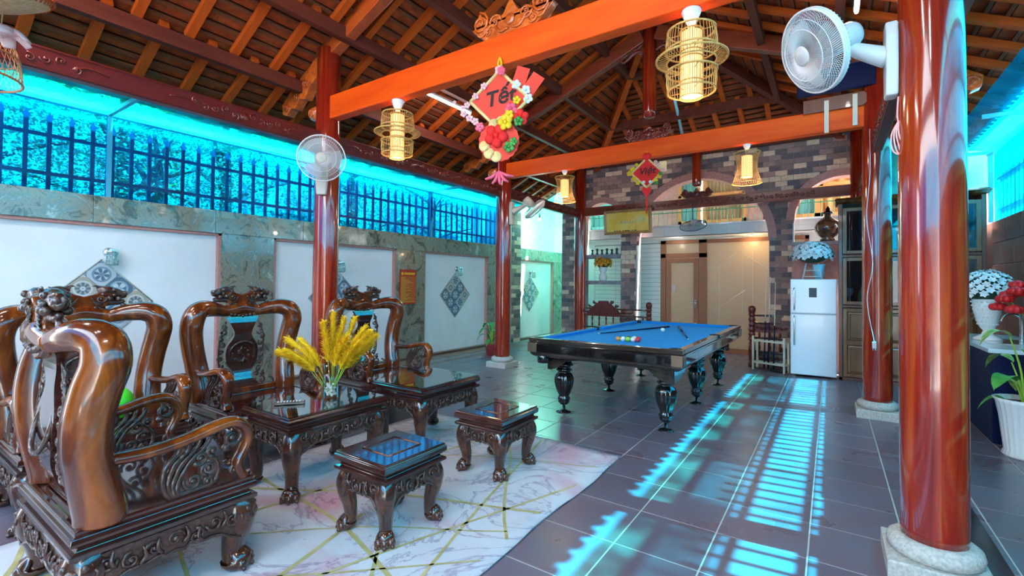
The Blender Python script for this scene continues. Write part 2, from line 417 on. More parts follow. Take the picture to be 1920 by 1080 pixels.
# ================================================================== SETTING
T = .45; OX = -.1073; OY = 2.968
floor = MB().box(-7.2, -3, -.20, 2.4, 12.6, -.003).build('floor', 'grout'); tag(floor, kind='structure')
g = .0045
tilem = MB().rect(-T/2+g, -T/2+g, T/2-g, T/2-g, [(0, -.012), (0, -.0015), (-.0015, 0)])
tile0 = None; spots = []
for i in range(-14, 4):
    for j in range(-11, 21):
        x = OX+(i+.5)*T; y = OY+(j+.5)*T
        if x < -6.4 or x > 1.75: continue
        d = Vector((x, y, 0)); Z = d.dot(Vector((Fv.x, Fv.y, 0)).normalized()); X = d.dot(R0)
        vis = Z > .8 and abs(X/Z) < 1.15
        rug = -3.7 < x < -1.4 and y < 3.8
        spots.append((0 if (vis and not rug) else 1, d.length, x, y))
spots.sort()
rest = MB()
for n, (_, _, x, y) in enumerate(spots):
    if n < 300:
        if tile0 is None: tile0 = tilem.build('floor_tile', 'tile', floor, loc=(x, y, 0))
        else: inst(tile0, floor, (x, y, 0))
    else: rest.add([(a+x, b+y, c) for a, b, c in tilem.v], tilem.f)
tag(rest.build('floor_tiles', 'tile', floor), kind='stuff')
gr = MB(); gr.box(.64, -2, 0, .76, 5.2, .003)
tag(gr.build('trim_1', plain('dark_granite', (.02, .025, .03), .12)), kind='structure')

# left boundary wall: white niches between marble pilasters and a marble band
wl = MB(); wl.box(-6.95, -2, 0, -6.58, 12.5, 2.06)
wall_left = tag(wl.build('wall_left', 'white_paint'), kind='structure')
PIL = [(-2.0, -2.4+.0), (-.07, .62), (2.88, 3.57), (5.83, 6.54), (8.58, 9.35), (11.65, 12.5)]
for a, b in PIL[1:]:
    for z0, z1 in ((0, 1.02), (1.024, 2.05)):
        MB().box(-6.58, a, z0, -6.5, b, z1).build('marble_slab', 'marble', wall_left, .003)
y = -2.0
while y < 12.4:
    MB().box(-6.98, y, 2.05, -6.49, y+1.196, 2.34).build('marble_slab', 'marble', wall_left, .003); y += 1.2
for i in range(1, len(PIL)-1):
    a, b = PIL[i][1], PIL[i+1][0]
    fr = MB(); fr.box(-6.58, b-.035, .05, -6.515, b, 2.05); fr.box(-6.58, a, .05, -6.515, a+.035, 2.05); fr.box(-6.58, a, 2.02, -6.515, b, 2.05)
    fr.build('niche_trim', 'pinkstone', wall_left)
bb = MB(); bb.box(-6.58, -2, 0, -6.46, 8.58, .05); bb.box(-6.58, 9.8, 0, -6.46, 11.65, .05)
tag(bb.build('baseboard_left', 'brown_tile'), kind='structure')
st = MB(); st.box(-6.46, -2, 0, -6.16, 9.3, .006); st.box(-5.93, -2, 0, -5.85, 9.3, .006)
tag(st.build('trim_2', speck('terracotta_strip', (.20, .08, .06), (.28, .13, .09), .4, 4)), kind='structure')

def picket_fence(name, label, X, y0, y1, step, z0, ztip, rails, mat):
    t = thing(name, label, 'fence', (X, y0, z0))
    p = MB(); h = ztip-z0
    p.box(-.014, -.018, 0, .014, .018, h-.09)
    p.prism([(-.014, h-.09), (.014, h-.09), (.030, h-.075), (.012, h-.04), (0, h), (-.012, h-.04), (-.030, h-.075)], -.008, .008, Matrix(((0, 0, 1, 0), (1, 0, 0, 0), (0, 1, 0, 0), (0, 0, 0, 1))))
    first = None; n = int((y1-y0)/step)
    for k in range(n):
        if first is None: first = p.build('picket', mat, t)
        else: inst(first, t, (0, k*step, 0))
    for zr in rails:
        MB().box(-.02, -.05, zr-z0-.018, .02, y1-y0, zr-z0+.018).build('rail', mat, t)
    return t
picket_fence('picket_fence', 'dark steel picket fence on top of the marble wall behind the blue tarpaulin', -6.75, -1.5, 9.6, .1745, 2.34, 3.19, (2.54, 2.94), 'fence')
picket_fence('picket_fence', 'steel picket fence above the brown tiled wall on the right', 1.90, -1.5, 9.0, .15, 2.34, 3.19, (2.52, 2.94), 'fence')

# steel frames carrying the film and canopy
def film_frame(X, sgn, label, ys, zt):
    t = thing('steel_frame', label, 'frame', (X, 0, 2.34))
    for yy in ys:
        MB().box(-.022, yy-.022, 0, .022, yy+.022, zt-2.34).build('post', 'framesteel', t)
        MB().box(0, yy-.018, zt-2.34-.03, sgn*(1.25 if X < 0 else .45), yy+.018, zt-2.34+.012).build('rafter_bar', 'framesteel', t)
    MB().box(-.02, -1.5, zt-2.38, .02, 9.35 if X < 0 else 9.0, zt-2.34+.01).build('top_bar', 'framesteel', t)
    return t
film_frame(-6.55, 1, 'thin cyan steel frame above the left wall holding canopy and tarpaulin', (-.77, 1.73, 4.23, 6.74, 9.24), 3.27)
film_frame(1.80, -1, 'thin cyan steel frame above the right wall holding the canopy', (-.5, 2.0, 4.5, 7.0, 8.9), 3.30)
def sheet(name, label, cat, P, nu, nv, mat, amp=0.0, ax=0):
    # P: four corners (a,b,c,d); slightly rippled
    a, b, c, d = [Vector(p) for p in P]; m = MB(); vv = []; ff = []
    rnd = random.Random(3)
    for i in range(nu+1):
        for j in range(nv+1):
            u, v = i/nu, j/nv; p = a.lerp(b, u).lerp(d.lerp(c, u), v)
            p[ax] += amp*(math.sin(u*37)*.5+math.sin(u*91+v*5)*.3+rnd.uniform(-.2, .2))*min(1, 4*v*(1-v)+.15)
            vv.append(p)
    for i in range(nu):
        for j in range(nv):
            q = i*(nv+1)+j; ff.append((q, q+nv+1, q+nv+2, q+1))
    m.add(vv, ff, True); o = m.build(name, mat)
    s = o.modifiers.new('solid', 'SOLIDIFY'); s.thickness = .0015
    return tag(o, label, cat)
sheet('tarpaulin', 'translucent blue tarpaulin stretched above the left wall below the canopy', 'tarpaulin', [(-6.53, -1.4, 3.24), (-6.53, 9.35, 3.24), (-6.53, 9.35, 2.342), (-6.53, -1.4, 2.342)], 120, 6, 'film_side', .012, 0)
sheet('tarpaulin', 'pale cyan translucent sheet in front of the right picket fence', 'tarpaulin', [(1.845, -2.6, 3.325), (1.845, 8.95, 3.325), (1.845, 8.95, 2.342), (1.845, -2.6, 2.342)], 80, 6, 'film_right', .008, 0)
sheet('canopy_sheet', 'light cyan canopy sheet between left eave and blue tarpaulin', 'canopy', [(-6.57, -1.4, 3.285), (-6.57, 9.35, 3.285), (-5.3, 9.35, 3.33), (-5.3, -1.4, 3.33)], 60, 4, 'canopy', .004, 2)
sheet('canopy_sheet', 'light cyan canopy sheet between right eave and picket fence', 'canopy', [(1.85, -1.4, 3.315), (1.85, 8.95, 3.315), (1.62, 8.95, 3.355), (1.62, -1.4, 3.355)], 50, 4, 'canopy', .004, 2)
sheet('tarpaulin', 'dense cyan top strip of the right sheet just below the canopy', 'tarpaulin', [(1.862, -2.6, 3.325), (1.862, 8.95, 3.325), (1.862, 8.95, 2.955), (1.862, -2.6, 2.955)], 60, 3, 'canopy', .003, 0)
sheet('canopy_sheet', 'teal sheet added over the passage at the far left corner to tint its light', 'canopy', [(-7.1, 9.36, 3.95), (-7.1, 12.75, 3.95), (-5.0, 12.75, 4.0), (-5.0, 9.36, 4.0)], 20, 6, 'tint_teal', .004, 2)  # overhead sheet added to turn the passage daylight teal
sheet('tarpaulin', 'cyan sheet closing the gable above the tall wooden cabinet on the right', 'tarpaulin', [(.50, 9.50, 4.0), (2.2, 9.50, 4.0), (2.2, 9.50, 2.90), (.50, 9.50, 2.90)], 30, 10, 'canopy', .006, 1)
sheet('canopy_sheet', 'narrow clear cyan strip added between right canopy and the tile edge to tint the light on the floor', 'canopy', [(1.62, -1.4, 3.355), (1.62, 8.95, 3.355), (1.30, 8.95, 3.41), (1.30, -1.4, 3.41)], 50, 2, 'film_right', .002, 2)  # added clear strip: lets a bright cyan band of sun reach the floor

# unseen front side: wall, with gate and films added to shape the light
wf = tag(MB().box(-6.95, -2.95, 0, -4.6, -2.8, 2.34).box(-3.0, -2.95, 0, -2.4, -2.8, 2.34).build('wall_front', 'white_paint'), kind='structure')
sheet('tarpaulin', 'unseen blue sheet added above the front wall behind the viewer to tint the daylight', 'tarpaulin', [(-6.5, -2.87, 3.5), (-2.4, -2.87, 3.5), (-2.4, -2.87, 2.342), (-6.5, -2.87, 2.342)], 80, 6, 'film_side', .008, 1)  # film added out of view to colour the front daylight blue
tag(MB().box(-4.6, -2.9, 0, -3.0, -2.86, 2.34).build('light_block_gate', 'dooralu'), kind='structure')  # solid gate added out of view to shut off front daylight
MB().box(-2.4, -2.95, 0, 2.0, -2.8, 2.34).build('wall_panel', 'white_paint', wf)
sheet('tarpaulin', 'unseen cyan sheet added above the right part of the front wall behind the viewer to tint the daylight', 'tarpaulin', [(-2.39, -2.87, 3.5), (1.9, -2.87, 3.5), (1.9, -2.87, 2.342), (-2.39, -2.87, 2.342)], 60, 6, 'film_right', .01, 1)  # added unseen film, a cyan light source from the front
# right wall, brown tiles in front
wr = tag(MB().box(1.83, -2, 0, 2.0, 9.5, 2.34).build('wall_right', 'mortar'), kind='structure')
rt0 = None
for r_ in range(8):
    for c_ in range(8):
        yy = 4.4+c_*.6-(r_ % 2)*.3
        if yy+.6 > 9.1: continue
        if rt0 is None: rt0 = MB().box(-.012, .003, .003, .018, .597, .289).build('wall_tile', 'brown_tile', wr, .003, (1.82, yy, r_*.292))
        else: inst(rt0, wr, (1.82, yy, r_*.292))
MB().box(1.81, -2, 0, 1.83, 3.8, 2.34).build('wall_tile', 'brown_tile', wr)

# back building: door wall, balcony, upper floor
bk = struct('wall_back')
bw = MB(); bw.box(-5.36, 10.95, 0, -3.27, 11.15, 2.5); bw.box(-5.36, 10.95, 0, -5.26, 12.7, 4.4); bw.box(-6.6, 12.6, 0, -5.36, 12.7, 2.34); bw.box(-7.2, 12.75, 0, -5.0, 12.85, 4.6); bw.box(-.35, 10.95, 0, 2.2, 11.15, 2.5); bw.box(-3.27, 10.95, 2.47, -.35, 11.15, 2.5)
bw.build('wall_panel', 'balc', bk)
MB().box(-4.93, 10.945, 0, -3.27, 10.95, 2.42).build('tile_grout', 'mortar', bk)
tw0 = None
for r_ in range(24):
    for c_ in range(3):
        x = -4.92+c_*.55
        if tw0 is None: tw0 = MB().box(.004, -.008, .004, .546, 0, .096).build('wall_tile', 'balc', bk, 0, (x, 10.945, r_*.1))
        else: inst(tw0, bk, (x, 10.945, r_*.1))
slab = MB(); slab.box(-5.3, 10.32, 2.5, 2.2, 10.95, 2.56); slab.box(-5.3, 10.32, 2.5, 2.2, 10.42, 2.70)
slab.build('balcony_slab', 'white_paint', bk)
MB().box(-5.3, 10.28, 2.70, 2.2, 10.46, 2.735).build('coping', 'ceramic', bk)
bt0 = None
for c_ in range(29):
    for r_ in range(2):
        x = -5.25+c_*.25
        if bt0 is None: bt0 = MB().box(.003, -.012, .002, .247, 0, .098).build('fascia_tile', 'balc', bk, 0, (x, 10.32, 2.5+r_*.1))
        else: inst(bt0, bk, (x, 10.32, 2.5+r_*.1))
up = MB(); up.box(-3.9, 11.5, 2.56, -3.0, 11.6, 4.6); up.box(-1.55, 11.5, 2.56, -.75, 11.6, 4.6); up.box(-5.3, 11.5, 4.2, 2.2, 11.6, 4.8); up.box(-5.3, 11.5, 2.56, 2.2, 11.6, 2.62)
up.build('upper_wall', 'pinkstone', bk)
def upper_window(x0, x1, label_mat, curtain, n):
    f = MB(); f.box(x0, 11.42, 2.6, x0+.07, 11.5, 4.2); f.box(x1-.07, 11.42, 2.6, x1, 11.5, 4.2); f.box(x0, 11.42, 2.6, x1, 11.5, 2.95); f.box(x0, 11.42, 3.5, x1, 11.5, 3.56)
    f.build('window_frame', label_mat, bk)
    wv = MB(); vv = []; ff = []; N = n*4
    for i in range(N+1):
        x = x0+(x1-x0)*i/N; yy = 11.56+.03*math.sin(i*PI/2)
        vv += [(x, yy, 2.6), (x, yy, 4.2)]
    for i in range(N): ff.append((2*i, 2*i+2, 2*i+3, 2*i+1))
    wv.add(vv, ff, True).build('curtain', curtain, bk)
upper_window(-3.0, -2.5, 'orangewood', 'teal', 5)
upper_window(-2.45, -1.55, 'orangewood', 'curtain', 12)
upper_window(-.75, -.2, 'orangewood', 'teal', 4)
upper_window(-.2, 1.0, 'orangewood', 'orangewood', 6)
upper_window(-5.3, -3.9, 'teal', 'teal', 10)
MB().box(-5.3, 10.5, 4.35, 2.6, 12.6, 4.5).build('upper_soffit', 'white_paint', bk)
rl = thing('balcony_railing', 'thin green metal balcony railing seen through the brick arches', 'railing', (0, 10.37, 2.735))
for zz in (.28, .52): MB().cyl((-5.3, 0, zz), (2.1, 0, zz), .010, seg=6).build('rail', 'railgreen', rl)
b0 = None
for k in range(74):
    x = -5.25+k*.1
    if b0 is None: b0 = MB().cyl((0, 0, 0), (0, 0, .52), .006, seg=5).build('baluster', 'railgreen', rl, 0, (x, 0, 0))
    else: inst(b0, rl, (x, 0, 0))
# door in the back wall
d1 = struct('door_1'); d1.location = (0, 10.93, 0)
fr = MB(); fr.box(-3.26, -.03, 0, -3.14, .05, 2.46); fr.box(-2.42, -.03, 0, -2.25, .05, 2.46); fr.box(-3.26, -.03, 2.38, -.35, .05, 2.46); fr.box(-3.26, -.03, 2.06, -2.25, .05, 2.16); fr.box(-2.25, -.03, 0, -.35, .05, .10); fr.box(-.42, -.03, 0, -.35, .05, 2.46)
fr.build('door_frame', 'dooralu', d1, .004)
lf = MB(); lf.box(-3.13, -.04, 0, -3.03, .02, 2.05); lf.box(-2.53, -.04, 0, -2.43, .02, 2.05); lf.box(-3.03, -.04, 1.95, -2.53, .02, 2.05); lf.box(-3.03, -.04, 0, -2.53, .02, .25)
leaf = lf.build('door_leaf', 'dooralu', d1, .004)
MB().box(-3.03, -.015, .25, -2.53, -.005, 1.95).build('glass_pane', 'frost', leaf)
MB().box(-3.0, -.02, 1.30, -2.93, -.014, 1.45).build('paper_note', 'whiteplastic', leaf)
hd = MB(); hd.box(-2.50, -.055, .93, -2.46, -.04, 1.13); hd.cyl((-2.48, -.07, 1.05), (-2.60, -.07, 1.05), .010, seg=6); hd.cyl((-2.48, -.04, 1.05), (-2.48, -.075, 1.05), .009, seg=6)
hd.build('door_handle', 'chrome', leaf)
MB().box(-3.14, 0, 2.16, -2.42, .01, 2.38).build('glass_pane', 'frost', d1)
px0, px1, pz0, pz1 = -2.25, -.42, .10, 2.38
MB().box(px0, 0, pz0, px1, .008, pz1).build('frosted_panel', 'frost', d1)
ln = MB()
for zz in (.85, 1.35, 1.85, 2.2): ln.box(px0, -.006, zz-.004, px1, 0, zz+.004)
for x in (-2.0, -1.55, -1.35, -.9): ln.box(x-.004, -.006, .85 if x > -1.6 else pz0, x+.004, 0, 2.2)
for (x0, z0, x1, z1) in ((-2.1, .9, -1.5, 1.35), (-1.65, 2.2, -1.0, 1.75), (-2.1, 1.85, -1.65, 2.15)):
    ln.sweep([(x0, -.003, z0, .005), (x1, -.003, z1, .005)], 4)
ln.build('muntin_lines', speck('pale_lead', (.66, .58, .46), (.7, .62, .5)), d1)
rm = MB(); rm.box(-3.6, 13.0, 0, 0.2, 13.1, 2.5); rm.box(-3.7, 11.15, 0, -3.6, 13.1, 2.5); rm.box(.2, 11.15, 0, .3, 13.1, 2.5); rm.box(-3.7, 11.15, 2.5, .3, 13.1, 2.55); rm.box(-3.7, 11.15, -.02, .3, 13.1, 0)
rm.build('inner_room', 'white_paint', bk)
light('room_lamp', 'POINT', (-1.25, 11.35, 2.28), 7, (1, .62, .16), size=.05); light('room_lamp', 'POINT', (-2.0, 12.2, 2.0), 12, (1, .88, .74), size=.15)
dl = thing('downlight', 'round warm downlight under the balcony right of the door', 'lamp', (-1.35, 10.62, 2.497))
MB().lathe([(.07, 0), (.07, -.012), (.055, -.014)], 20).build('trim_ring', 'whiteplastic', dl)
MB().lathe([(.05, -.012), (.05, -.016)], 16).build('diffuser', 'lampcore', dl)
light('downlight_lamp', 'POINT', (-1.35, 10.68, 2.36), 3.5, (1, .72, .32), size=.05)
light('downlight_lamp', 'POINT', (-2.85, 10.66, 2.36), 1.5, (1, .9, .75), size=.05)

# brick arch wall at Y=10
wa = struct('wall_arch')
YA, YB = 10.0, 10.22; XL, XR = -5.36, 2.4; ZT = 4.5
arches = [(-4.33, .45, 2.88, -4.76, -3.88), (-2.24, 1.29, 2.34, -3.53, -.95), (.18, .75, 2.66, -.57, .93)]
def opening(x, z, grow=0):
    for cx, R_, cz, x0, x1 in arches:
        if z <= cz:
            if x0 < x < x1: return True
        elif (x-cx)**2+(z-cz)**2 < (R_+grow)**2: return True
    return False
core = MB(); dx = .04; x = XL
while x < XR:
    xm = x+dx/2; top = 0
    for cx, R_, cz, x0, x1 in arches:
        if x0 < xm < x1: top = cz+math.sqrt(max(0, R_**2-(xm-cx)**2))
    core.box(x, YA+.012, top, x+dx, YB, ZT); x += dx
core.build('masonry', 'mortar', wa)
bproto = {}; cnt = 0; far = [MB() for _ in range(4)]
bricks = []
for r_ in range(45):
    z = r_*.1
    for c_ in range(36):
        x = XL+c_*.2-(r_ % 2)*.1
        x0, x1 = max(x, XL), min(x+.2, XR)
        # clip to pillars
        for cx, R_, cz, a, b in arches:
            if z+.05 <= cz:
                if x0 < a < x1: x1 = a
                if x0 < b < x1: x0 = b
        if x1-x0 < .03 or opening((x0+x1)/2, z+.05, .03): continue
        k = random.choices([0, 1, 2, 3], [.24, .24, .24, .28])[0]
        d = (x1-x0)
        # visible first: upper wall and the two pillars
        hid = (z < 1.3 and x0 > -.8) or x0 > .4 or z > 4.1 or (x0 < -4.7 and z < 1)
        bricks.append((1 if hid else 0, x0, z, d, k))
bricks.sort(key=lambda b: (b[0], b[2] < 2.2 and False, random.random()))
n = 0
for hid, x0, z, d, k in bricks:
    if hid == 0 and n < 300:
        key = (round(d, 3), k)
        if key not in bproto: bproto[key] = MB().box(.004, -.004, .004, d-.004, .02, .096).build('brick', 'brick%d' % k, wa, 0, (x0, YA, z))
        else: inst(bproto[key], wa, (x0, YA, z))
        n += 1
    else: far[k].box(x0+.004, YA-.004, z+.004, x0+d-.004, YA+.02, z+.096)
allb = MB()
for k in range(4): allb.cur = k; allb.add(far[k].v, far[k].f)
tag(allb.build('bricks', ['brick0', 'brick1', 'brick2', 'brick3'], wa), kind='stuff')
for cx, R_, cz, x0, x1 in arches:
    vv = []; ff = []; N = 28; w_ = .12 if R_ > 1 else .11
    for i in range(N+1):
        a = PI*i/N
        for (rr, yy) in ((R_-.02, YA-.03), (R_+w_, YA-.03), (R_+w_, YB+.01), (R_-.02, YB+.01)): vv.append((cx+rr*math.cos(a), yy, cz+rr*math.sin(a)))
    for i in range(N):
        for k in range(4): ff.append((i*4+k, i*4+(k+1) % 4, i*4+4+(k+1) % 4, i*4+4+k))
    ff += [(0, 1, 2, 3), tuple(N*4+k for k in (3, 2, 1, 0))]
    MB().add(vv, ff).build('arch_band', 'pinkstone', wa)
MB().box(-3.56, YA+.02, 0, -3.515, YB+.06, 2.4).build('pillar_edge', 'balc', wa)
MB().box(-.575, YA-.01, 0, -.55, YA+.03, 2.6).build('pillar_edge', 'white_paint', wa)
lw = MB(); lw.box(-.57, 9.62, 0, 1.75, 9.98, 2.16); lw.build('ledge_wall', 'pinkstone', wa); MB().box(-.57, 9.58, 2.16, 1.75, 10.0, 2.22).build('ledge_top', 'shelfstone', wa)
for zz in (1.44, 2.04): MB().box(-4.76, 9.98, zz, -3.88, 10.26, zz+.085).build('stone_shelf', 'shelfstone', wa, .004)
bs = MB(); bs.box(-6.5, 9.4, 0, -6.42, 9.8, 3.25); bs.build('brick_strip', 'mortar', wa)
for r_ in range(32):
    o_ = (r_ % 2)*.1
    for a, b in ((9.4, 9.6+o_-.1), (9.6+o_-.1, 9.8)):
        if b-a > .03: MB().box(-6.424, a+.004, r_*.1+.004, -6.408, b-.004, r_*.1+.096).build('brick', 'brick%d' % random.randrange(4), wa)
MB().box(-7.3, 9.0, 2.34, -7.1, 12.8, 5.0).build('neighbour_wall', 'white_paint', wa)
# crumpled foil flashing between wall head and roof
fo = MB(); vv = []; ff = []; N = 60; rnd = random.Random(5)
for i in range(N+1):
    x = -5.2+6.6*i/N
    for z in (4.34, 4.22, 4.08+.05*rnd.random()): vv.append((x, 9.93+rnd.uniform(-.03, .03), z))
for i in range(N):
    for k in (0, 1): ff.append((i*3+k, i*3+3+k, i*3+4+k, i*3+k+1))
tag(fo.add(vv, ff).build('foil_flashing', 'foil'), 'crumpled silver and blue foil flashing at the top of the brick arch wall', 'foil')

# ------------------------------------------------------------------ roof
XC = -2.16; P0 = 5.42; SS = .5; EE = .345; YH = 6.65; DXE = 3.78; YEND = 10.05; Y0 = -2.6
roof = struct('ceiling')
def zs(d): return P0-SS*d
def yhip(d): return YH+d*SS/EE
CS = math.sqrt(1+SS*SS); CE = math.sqrt(1+EE*EE)
pitch_c = .145
for sgn in (-1, 1):
    k = 0; s = .02; DXS = DXE+(.22 if sgn < 0 else 0)
    while s < DXS*CS:
        d = s/CS; y1 = min(yhip(d), YEND+.05); z = zs(d); x = XC+sgn*d
        # batten and lapped tile course, both following the slope
        Mx = Matrix.Translation((x, 0, z)) @ Matrix.Rotation(sgn*math.atan(SS), 4, 'Y')
        MB().box(-.016, Y0, -.022, .016, y1, .004, Mx).build('batten', 'batten', roof)
        Mt = Mx @ Matrix.Translation((sgn*-.07, 0, .0)) @ Matrix.Rotation(-sgn*.22, 4, 'Y')
        m = MB(); yy = Y0
        vis0 = Y0 if sgn < 0 else Y0
        while yy < y1-.01:
            e = min(yy+.24, y1); m.box(-.052, yy+.001, .006, .052, e-.001, .020, Mt); yy += .24
        m.build('tile_course', 'tile_under', roof)
        s += pitch_c; k += 1
s = .05
while s < (YEND-YH)*CE:
    y = s/CE; hw = y*EE/SS; z = P0-EE*y
    Mx = Matrix.Translation((XC, YH+y, z)) @ Matrix.Rotation(-math.atan(EE), 4, 'X')
    MB().box(-hw, -.016, -.022, hw, .016, .004, Mx).build('batten', 'batten', roof)
    m = MB(); xx = -hw; Mt = Mx @ Matrix.Translation((0, -.07, 0)) @ Matrix.Rotation(.22, 4, 'X')
    while xx < hw-.01: e = min(xx+.24, hw); m.box(xx+.001, -.052, .006, e-.001, .052, .020, Mt); xx += .24
    m.build('tile_course', 'tile_under', roof); s += pitch_c
# rafters between purlins (staggered from bay to bay)
PD = [.12, .64, 1.44, 2.24, 3.05, DXE-.02]
for sgn in (-1, 1):
    for b in range(5):
        d0, d1 = PD[b], PD[b+1]+(.22 if (sgn < 0 and b == 4) else 0); off = .21*(b % 2)
        y = Y0+.15+off
        proto = None
        while y < YEND:
            if y < yhip(d0)-.03:
                dd = d1 if y < yhip(d1) else d0+(d1-d0)*max(0.15, (YH+0-y+d0*SS/EE)/((d0-d1)*SS/EE)) if False else d1
                if y > yhip(d0): y += .42; continue
                xm = XC+sgn*(d0+dd)/2; L = (dd-d0)*CS+.04
                Mx = Matrix.Translation((xm, y, zs((d0+dd)/2))) @ Matrix.Rotation(sgn*math.atan(SS), 4, 'Y')
                if proto is None:
                    proto = MB().box(-L/2, -.038, -.085, L/2, .038, -.022).build('rafter', 'rafter', roof); proto.matrix_world = Mx
                else:
                    c = proto.copy(); COL.objects.link(c); c.parent = roof; c.matrix_world = Mx
            y += .42
    for b, d in enumerate(PD[:-1]):
        y1 = min(yhip(d), YEND); x = XC+sgn*d; z = zs(d)-.075
        MB().box(x-.04, Y0, z-.14, x+.04, y1, z).build('purlin', 'purlin', roof)
    fa = DXE-.03+(.22 if sgn < 0 else 0); MB().box(XC+sgn*fa-.015, Y0, zs(fa)-.10, XC+sgn*fa+.015, YEND, zs(fa)-.0).build('fascia', 'purlin', roof)
HY = [d*SS/EE for d in PD[:5]]
for b in range(4):
    y0, y1 = HY[b], min(HY[b+1], YEND-YH)
    hw = y1*EE/SS; x = -int(hw/.42)*.42+.21*(b % 2)
    while x < hw:
        ys = max(y0, abs(x)*SS/EE)
        if ys < y1-.05:
            L = (y1-ys)*CE; ym = (ys+y1)/2
            Mx = Matrix.Translation((XC+x, YH+ym, P0-EE*ym)) @ Matrix.Rotation(-math.atan(EE), 4, 'X')
            MB().box(-.036, -L/2, -.082, .036, L/2, -.022, Mx).build('rafter', 'rafter', roof)
        x += .42
    if b: 
        z = P0-EE*y0-.075; hw0 = y0*EE/SS
        MB().box(XC-hw0, YH+y0-.04, z-.14, XC+hw0, YH+y0+.04, z).build('purlin', 'purlin', roof)
for sgn in (-1, 1):
    a = Vector((XC, YH, P0-.10)); dd = (YEND-YH)*EE/SS; b = Vector((XC+sgn*dd, YEND, P0-EE*(YEND-YH)-.10))
    t = (b-a); L = t.length; q = t.to_track_quat('Y', 'Z').to_matrix().to_4x4()
    MB().box(-.05, 0, -.12, .05, L, .02, Matrix.Translation(a) @ q).build('hip_rafter', 'rafter' if sgn < 0 else 'purlin', roof)
MB().box(XC-.06, Y0, P0-.26, XC+.06, YH, P0-.10).build('ridge_beam', 'purlin', roof)
# outer cover (tile tops)
cv = MB(); e = DXE+.0; el = e+.22; zr = P0+.09
vv = [(XC, Y0, zr), (XC, YH, zr), (XC-el, Y0, zr-SS*el), (XC+e, Y0, zr-SS*e), (XC-el, YEND+.3, zr-SS*el), (XC+e, YEND+.3, zr-SS*e)]
hd_ = (YEND+.3-YH)*EE/SS; zz = zr-EE*(YEND+.3-YH)
vv += [(XC-hd_, YEND+.3, zz), (XC+hd_, YEND+.3, zz)]
cv.add(vv, [(0, 2, 4, 6, 1), (0, 1, 7, 5, 3), (1, 6, 7)])
c = cv.build('roof_cover', 'cover', roof); s_ = c.modifiers.new('solid', 'SOLIDIFY'); s_.thickness = .03; s_.offset = 1
# scalloped tile ends along the right and left eaves
sc_ = MB(); 
for sgn in (-1, 1):
    y = Y0
    while y < YEND:
        sc_.lathe([(.0, 0), (.055, 0), (.055, .10), (0, .10)], 10, (0, 0, 0), Matrix.Translation((XC+sgn*(DXE-.02+(.22 if sgn < 0 else 0)), y+.07, zs(DXE+(.22 if sgn < 0 else 0))+.03)) @ Matrix.Rotation(sgn*(PI/2+math.atan(SS)), 4, 'Y'), smooth=False, caps=False); y += .15
tag(sc_.build('eave_tile_ends', 'tile_under', roof), kind='stuff')
for (x, ya, yb) in ((-4.40, 1.6, 3.05), (-4.40, 3.35, 4.6)):
    m = MB().box(x-.055, ya, zs(2.24)-.118, x-.043, yb, zs(2.24)-.085); m.build('steel_strip', 'steel', roof)

# ================================================================== TIMBER FRAME
CX_L, CX_R = -4.74, .43
COLS = [(CX_L, 3.2, 4.08, 'front left red lacquered column behind the armchairs carrying a wall fan'), (CX_L, 6.68, 4.08, 'red lacquered column on a white stone base left of the billiard table'),
        (CX_L, 9.72, 4.05, 'thin looking far left column beside the stone shelves'), (CX_R, 3.2, 4.08, 'large glossy red column in the right foreground on a round stone base'),
        (CX_R, 6.66, 4.08, 'red column with hanging cord and plug right of the refrigerator'), (.40, 9.72, 4.05, 'dark upper column behind the right column at the end of the brick wall')]
for cx, cy, h, lab in COLS:
    t = thing('wooden_column', lab, 'column', (cx, cy, 0))
    MB().lathe([(.133, .175), (.135, .22), (.136, 1.5), (.132, 3.0), (.128, h)], 36).build('shaft', 'column', t)
    m = MB(); m.rect(-.20, -.20, .20, .20, [(0, 0), (0, .085), (-.008, .092)])
    m.build('plinth', 'cement', t)
    MB().lathe([(.165, .09), (.185, .105), (.192, .13), (.185, .155), (.165, .17), (.15, .178), (.134, .178)], 36).build('base_ring', 'cement', t)
def cloud_bracket(name, label, loc, W_, H_, mat, rz=0, th=.07, group=None):
    t = thing(name, label, 'bracket', loc, rz)
    pts = []; N = 44
    for i in range(N+1):
        u = -1+2*i/N; pts.append((u*W_/2, H_*(.55-.28*u*u+.10*math.cos(u*9)+.07*math.cos(u*17))+(H_*.18 if abs(u) > .75 else 0)))
    for i in range(N+1):
        u = 1-2*i/N; pts.append((u*W_/2, H_*(.0+.42*u*u*u*u)-.02*abs(math.sin(u*8))*H_*3*abs(u)))
    Mx = Matrix(((1, 0, 0, 0), (0, 0, -1, 0), (0, 1, 0, 0), (0, 0, 0, 1)))
    MB().prism(pts, -th/2, th/2, Mx).build('carved_board', mat, t, .008)
    m = MB()
    for s in (-1, 1):
        for yy in (-th/2-.006, th/2+.006):
            m.spiral((s*W_*.38, yy, H_*.42), H_*.24, 1.6, .013, a0=PI/2, sgn=s)
            m.spiral((s*W_*.19, yy, H_*.34), H_*.17, 1.4, .011, a0=0, sgn=-s)
            m.spiral((s*W_*.28, yy, H_*.16), H_*.12, 1.2, .010, a0=PI, sgn=s)
            m.sweep(cr([(s*.02, yy, H_*.12, .010), (s*W_*.12, yy, H_*.10, .012), (s*W_*.22, yy, H_*.30, .010), (s*W_*.36, yy, H_*.12, .010), (s*W_*.46, yy, H_*.32, .008)], 4), 6)
    for yy in (-th/2-.004, th/2+.004): m.ell((0, yy, H_*.3), (.05, .014, .05), 12, 6); 
    m.build('carved_scrolls', mat, t); return t
